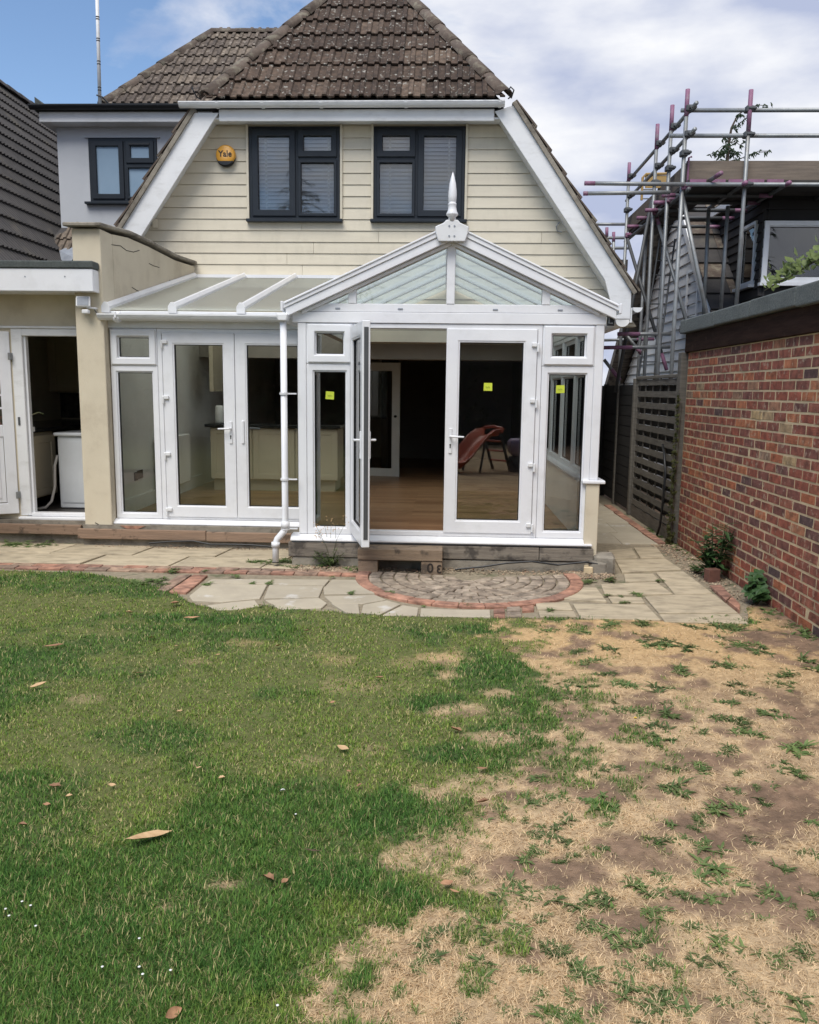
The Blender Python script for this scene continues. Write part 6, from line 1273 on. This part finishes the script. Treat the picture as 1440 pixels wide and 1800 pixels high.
# ------------------------------------------------------------------ trees
def conifer(base, h, r, seed, label, n_whorl=26, droop=.25, name='conifer_tree', m='conifer', z_from=.05, per=9, fr=5):
    rg = random.Random(seed); t = thing(name, label, 'tree', base); b = Vector(base); tr = MB().tube([b, b+Vector((0, 0, h*.5)), b+Vector((J(.1), J(.1), h))], [h*.016+.02, h*.010, .01], 8); part('trunk', tr, 'bark', t); lv = MB(); br = MB()
    for k in range(n_whorl):
        f = z_from+(1-z_from)*k/n_whorl; z = h*f; R = r*(1-f)**.75*rg.uniform(.7, 1.15)+.08
        for j in range(per if f < .85 else 5):
            a = rg.random()*6.28; el = rg.uniform(-.1, .25); d = Vector((math.cos(a), math.sin(a), el)); n = max(3, int(R*fr)); br.tube([b+Vector((0, 0, z)), b+Vector((0, 0, z))+d*R*.6-Vector((0, 0, droop*R*.2)), b+Vector((0, 0, z))+d*R-Vector((0, 0, droop*R))], [.018*R+.004, .01*R+.003, .003], 4, False)
            for i in range(n):
                u = (i+.6)/n; c = b+Vector((0, 0, z))+d*(R*u)-Vector((0, 0, droop*R*u*u))
                for q in range(3):
                    aa = a+rg.uniform(-1.1, 1.1); dd = Vector((math.cos(aa), math.sin(aa), rg.uniform(-.7, .15))); sz = rg.uniform(.10, .24)*(.5+.5*min(1, R)); v, f_ = leaf_blade(c+Vector((J(.04), J(.04), J(.05))), dd, Vector((0, 0, 1)), sz*1.6, sz*.42, -.25, 2); lv.add(v, f_)
    part('branch', br, 'bark', t); part('crown', lv, m, t); return t
p = W(1268, 300, Y=17.0)
ct = thing('conifer_tree', 'thin drooping conifer top behind the scaffold rails', 'tree', (p.x, 17.0, 0)); P_ = lambda x, y: W(x, y, Y=17.0); br = MB(); lv = MB(); rg = random.Random(23)
br.tube([Vector((p.x, 17, 0)), P_(1277, 300), P_(1281, 255), P_(1286, 225), P_(1297, 202), P_(1312, 192)], [.12, .035, .028, .02, .014, .008], 6)
def spray(a, b, n, sz):
    br.tube([a, a.lerp(b, .5)+Vector((0, 0, .05)), b], [.012, .008, .004], 4, False)
    for i in range(n):
        u = rg.random(); c = a.lerp(b, u)+Vector((0, rg.gauss(0, .1), .2*u*(1-u)))
        for q in range(3): dd = Vector((rg.uniform(-.8, .8), rg.uniform(-.8, .8), -rg.uniform(.2, 1.0))); v, f_ = leaf_blade(c, dd, Vector((0, 1, .2)), sz*rg.uniform(.7, 1.4), sz*.30, -.2, 2); lv.add(v, f_)
for a, b in (((1312, 192), (1350, 186)), ((1297, 202), (1314, 214)), ((1286, 225), (1300, 222)), ((1281, 255), (1258, 268)), ((1281, 250), (1305, 258)), ((1279, 262), (1262, 282)), ((1279, 240), (1268, 248)), ((1280, 244), (1296, 246)), ((1278, 270), (1246, 272)), ((1278, 268), (1300, 272)), ((1276, 285), (1310, 285)), ((1290, 284), (1352, 266)), ((1310, 276), (1356, 265)), ((1276, 290), (1255, 284)), ((1277, 262), (1292, 270)), ((1275, 276), (1262, 272))): spray(P_(*a), P_(*b), 9, .085)
part('trunk', br, 'bark', ct); part('crown', lv, 'conifer', ct)
# the end of the garden, behind the photographer: what the panes mirror
conifer((-5.4, -8.5, 0), 10.5, 2.0, 31, 'tall dark conifer at the end of the garden mirrored in the upstairs pane', per=10)
conifer((-8.2, -8.0, 0), 8.6, 2.6, 32, 'broad conifer in the far garden corner', per=10)
conifer((-3.0, -9.5, 0), 9.6, 1.5, 35, 'slim conifer next to the tall one at the garden end', per=9)
conifer((9.5, -6.0, 0), 10.0, 2.4, 33, 'conifer at the garden end on the neighbour side', per=9)
def hedge(x0, x1, y, h, seed, label):
    rg = random.Random(seed); t = thing('hedge', label, 'hedge', ((x0+x1)/2, y, 0)); lv = MB(); part('core', MB().box(x0, x1, y-.35, y+.35, 0, h*.86), 'inner_dark', t); n = int((x1-x0)*h*75)
    for i in range(n):
        z = h*rg.random()*(1+.1*math.sin(i)); c = Vector((rg.uniform(x0, x1), y+.4+rg.uniform(-.1, .15)+.1*math.sin(z*4), z)); dd = Vector((J(1), rg.uniform(.1, 1), J(.8))); v, f = leaf_blade(c, dd, Vector((0, 0, 1)), rg.uniform(.09, .2), rg.uniform(.05, .09), -.2, 2); lv.add(v, f)
    part('foliage', lv, 'hedge_leaf', t)
hedge(-12, 9, -10.5, 3.9, 41, 'tall dense hedge closing the far end of the garden')
# children's slide and toy on the grass behind the photographer
sd_ = thing('garden_slide', 'small orange plastic slide on the grass', 'slide', (.8, -1.9, 0)); MS = Matrix.Translation((.95, -2.05, 0)) @ Matrix.Rotation(R_(142), 4, 'Z') @ Matrix.Diagonal((1.15, 1.2, 1.0, 1))
tr = [(.95, .09), (.82, .10), (.66, .22), (.48, .42), (.32, .60), (.16, .70), (0, .72)]; vs = []; fs = []      # local x: down the chute
for x, z in tr:
    for yy, dz in ((-.26, .13), (-.21, .14), (-.17, .0), (.17, .0), (.21, .14), (.26, .13)): vs.append((x, yy, z+dz))
for i in range(len(tr)-1):
    for j in range(5): a = i*6+j; fs.append((a, a+1, a+7, a+6))
part('chute', MB(MS).add(vs, fs), 'slide', sd_, 0, True)
for yy in (-.22, .22): part('leg', MB(MS).tube([(0, yy, .72), (-.25, yy, 0)], .025, 8), 'galv_dark', sd_); part('leg', MB(MS).tube([(.35, yy, .56), (.45, yy, 0)], .02, 8), 'galv_dark', sd_)
part('arch', MB(MS).tube([(0, -.24, .78), (-.04, -.22, .86), (-.05, 0, .89), (-.04, .22, .86), (0, .24, .78)], .03, 8), 'slide', sd_)
for z in (.2, .4, .6): part('rung', MB(MS).tube([(-.25+z*.34, -.22, z), (-.25+z*.34, .22, z)], .018, 8), 'slide', sd_)
tb_ = thing('toy_cart', 'purple toy cart beside the orange slide', 'toy', (1.5, -1.9, 0)); part('tub', MB().lathe((1.5, -1.95, .3), [(.12, 0), (.22, .1), (.24, .3), (.18, .36)], 14), 'toy', tb_, 0, True); part('stand', MB().box(1.3, 1.7, -2.1, -1.8, .0, .3), 'galv_dark', tb_)
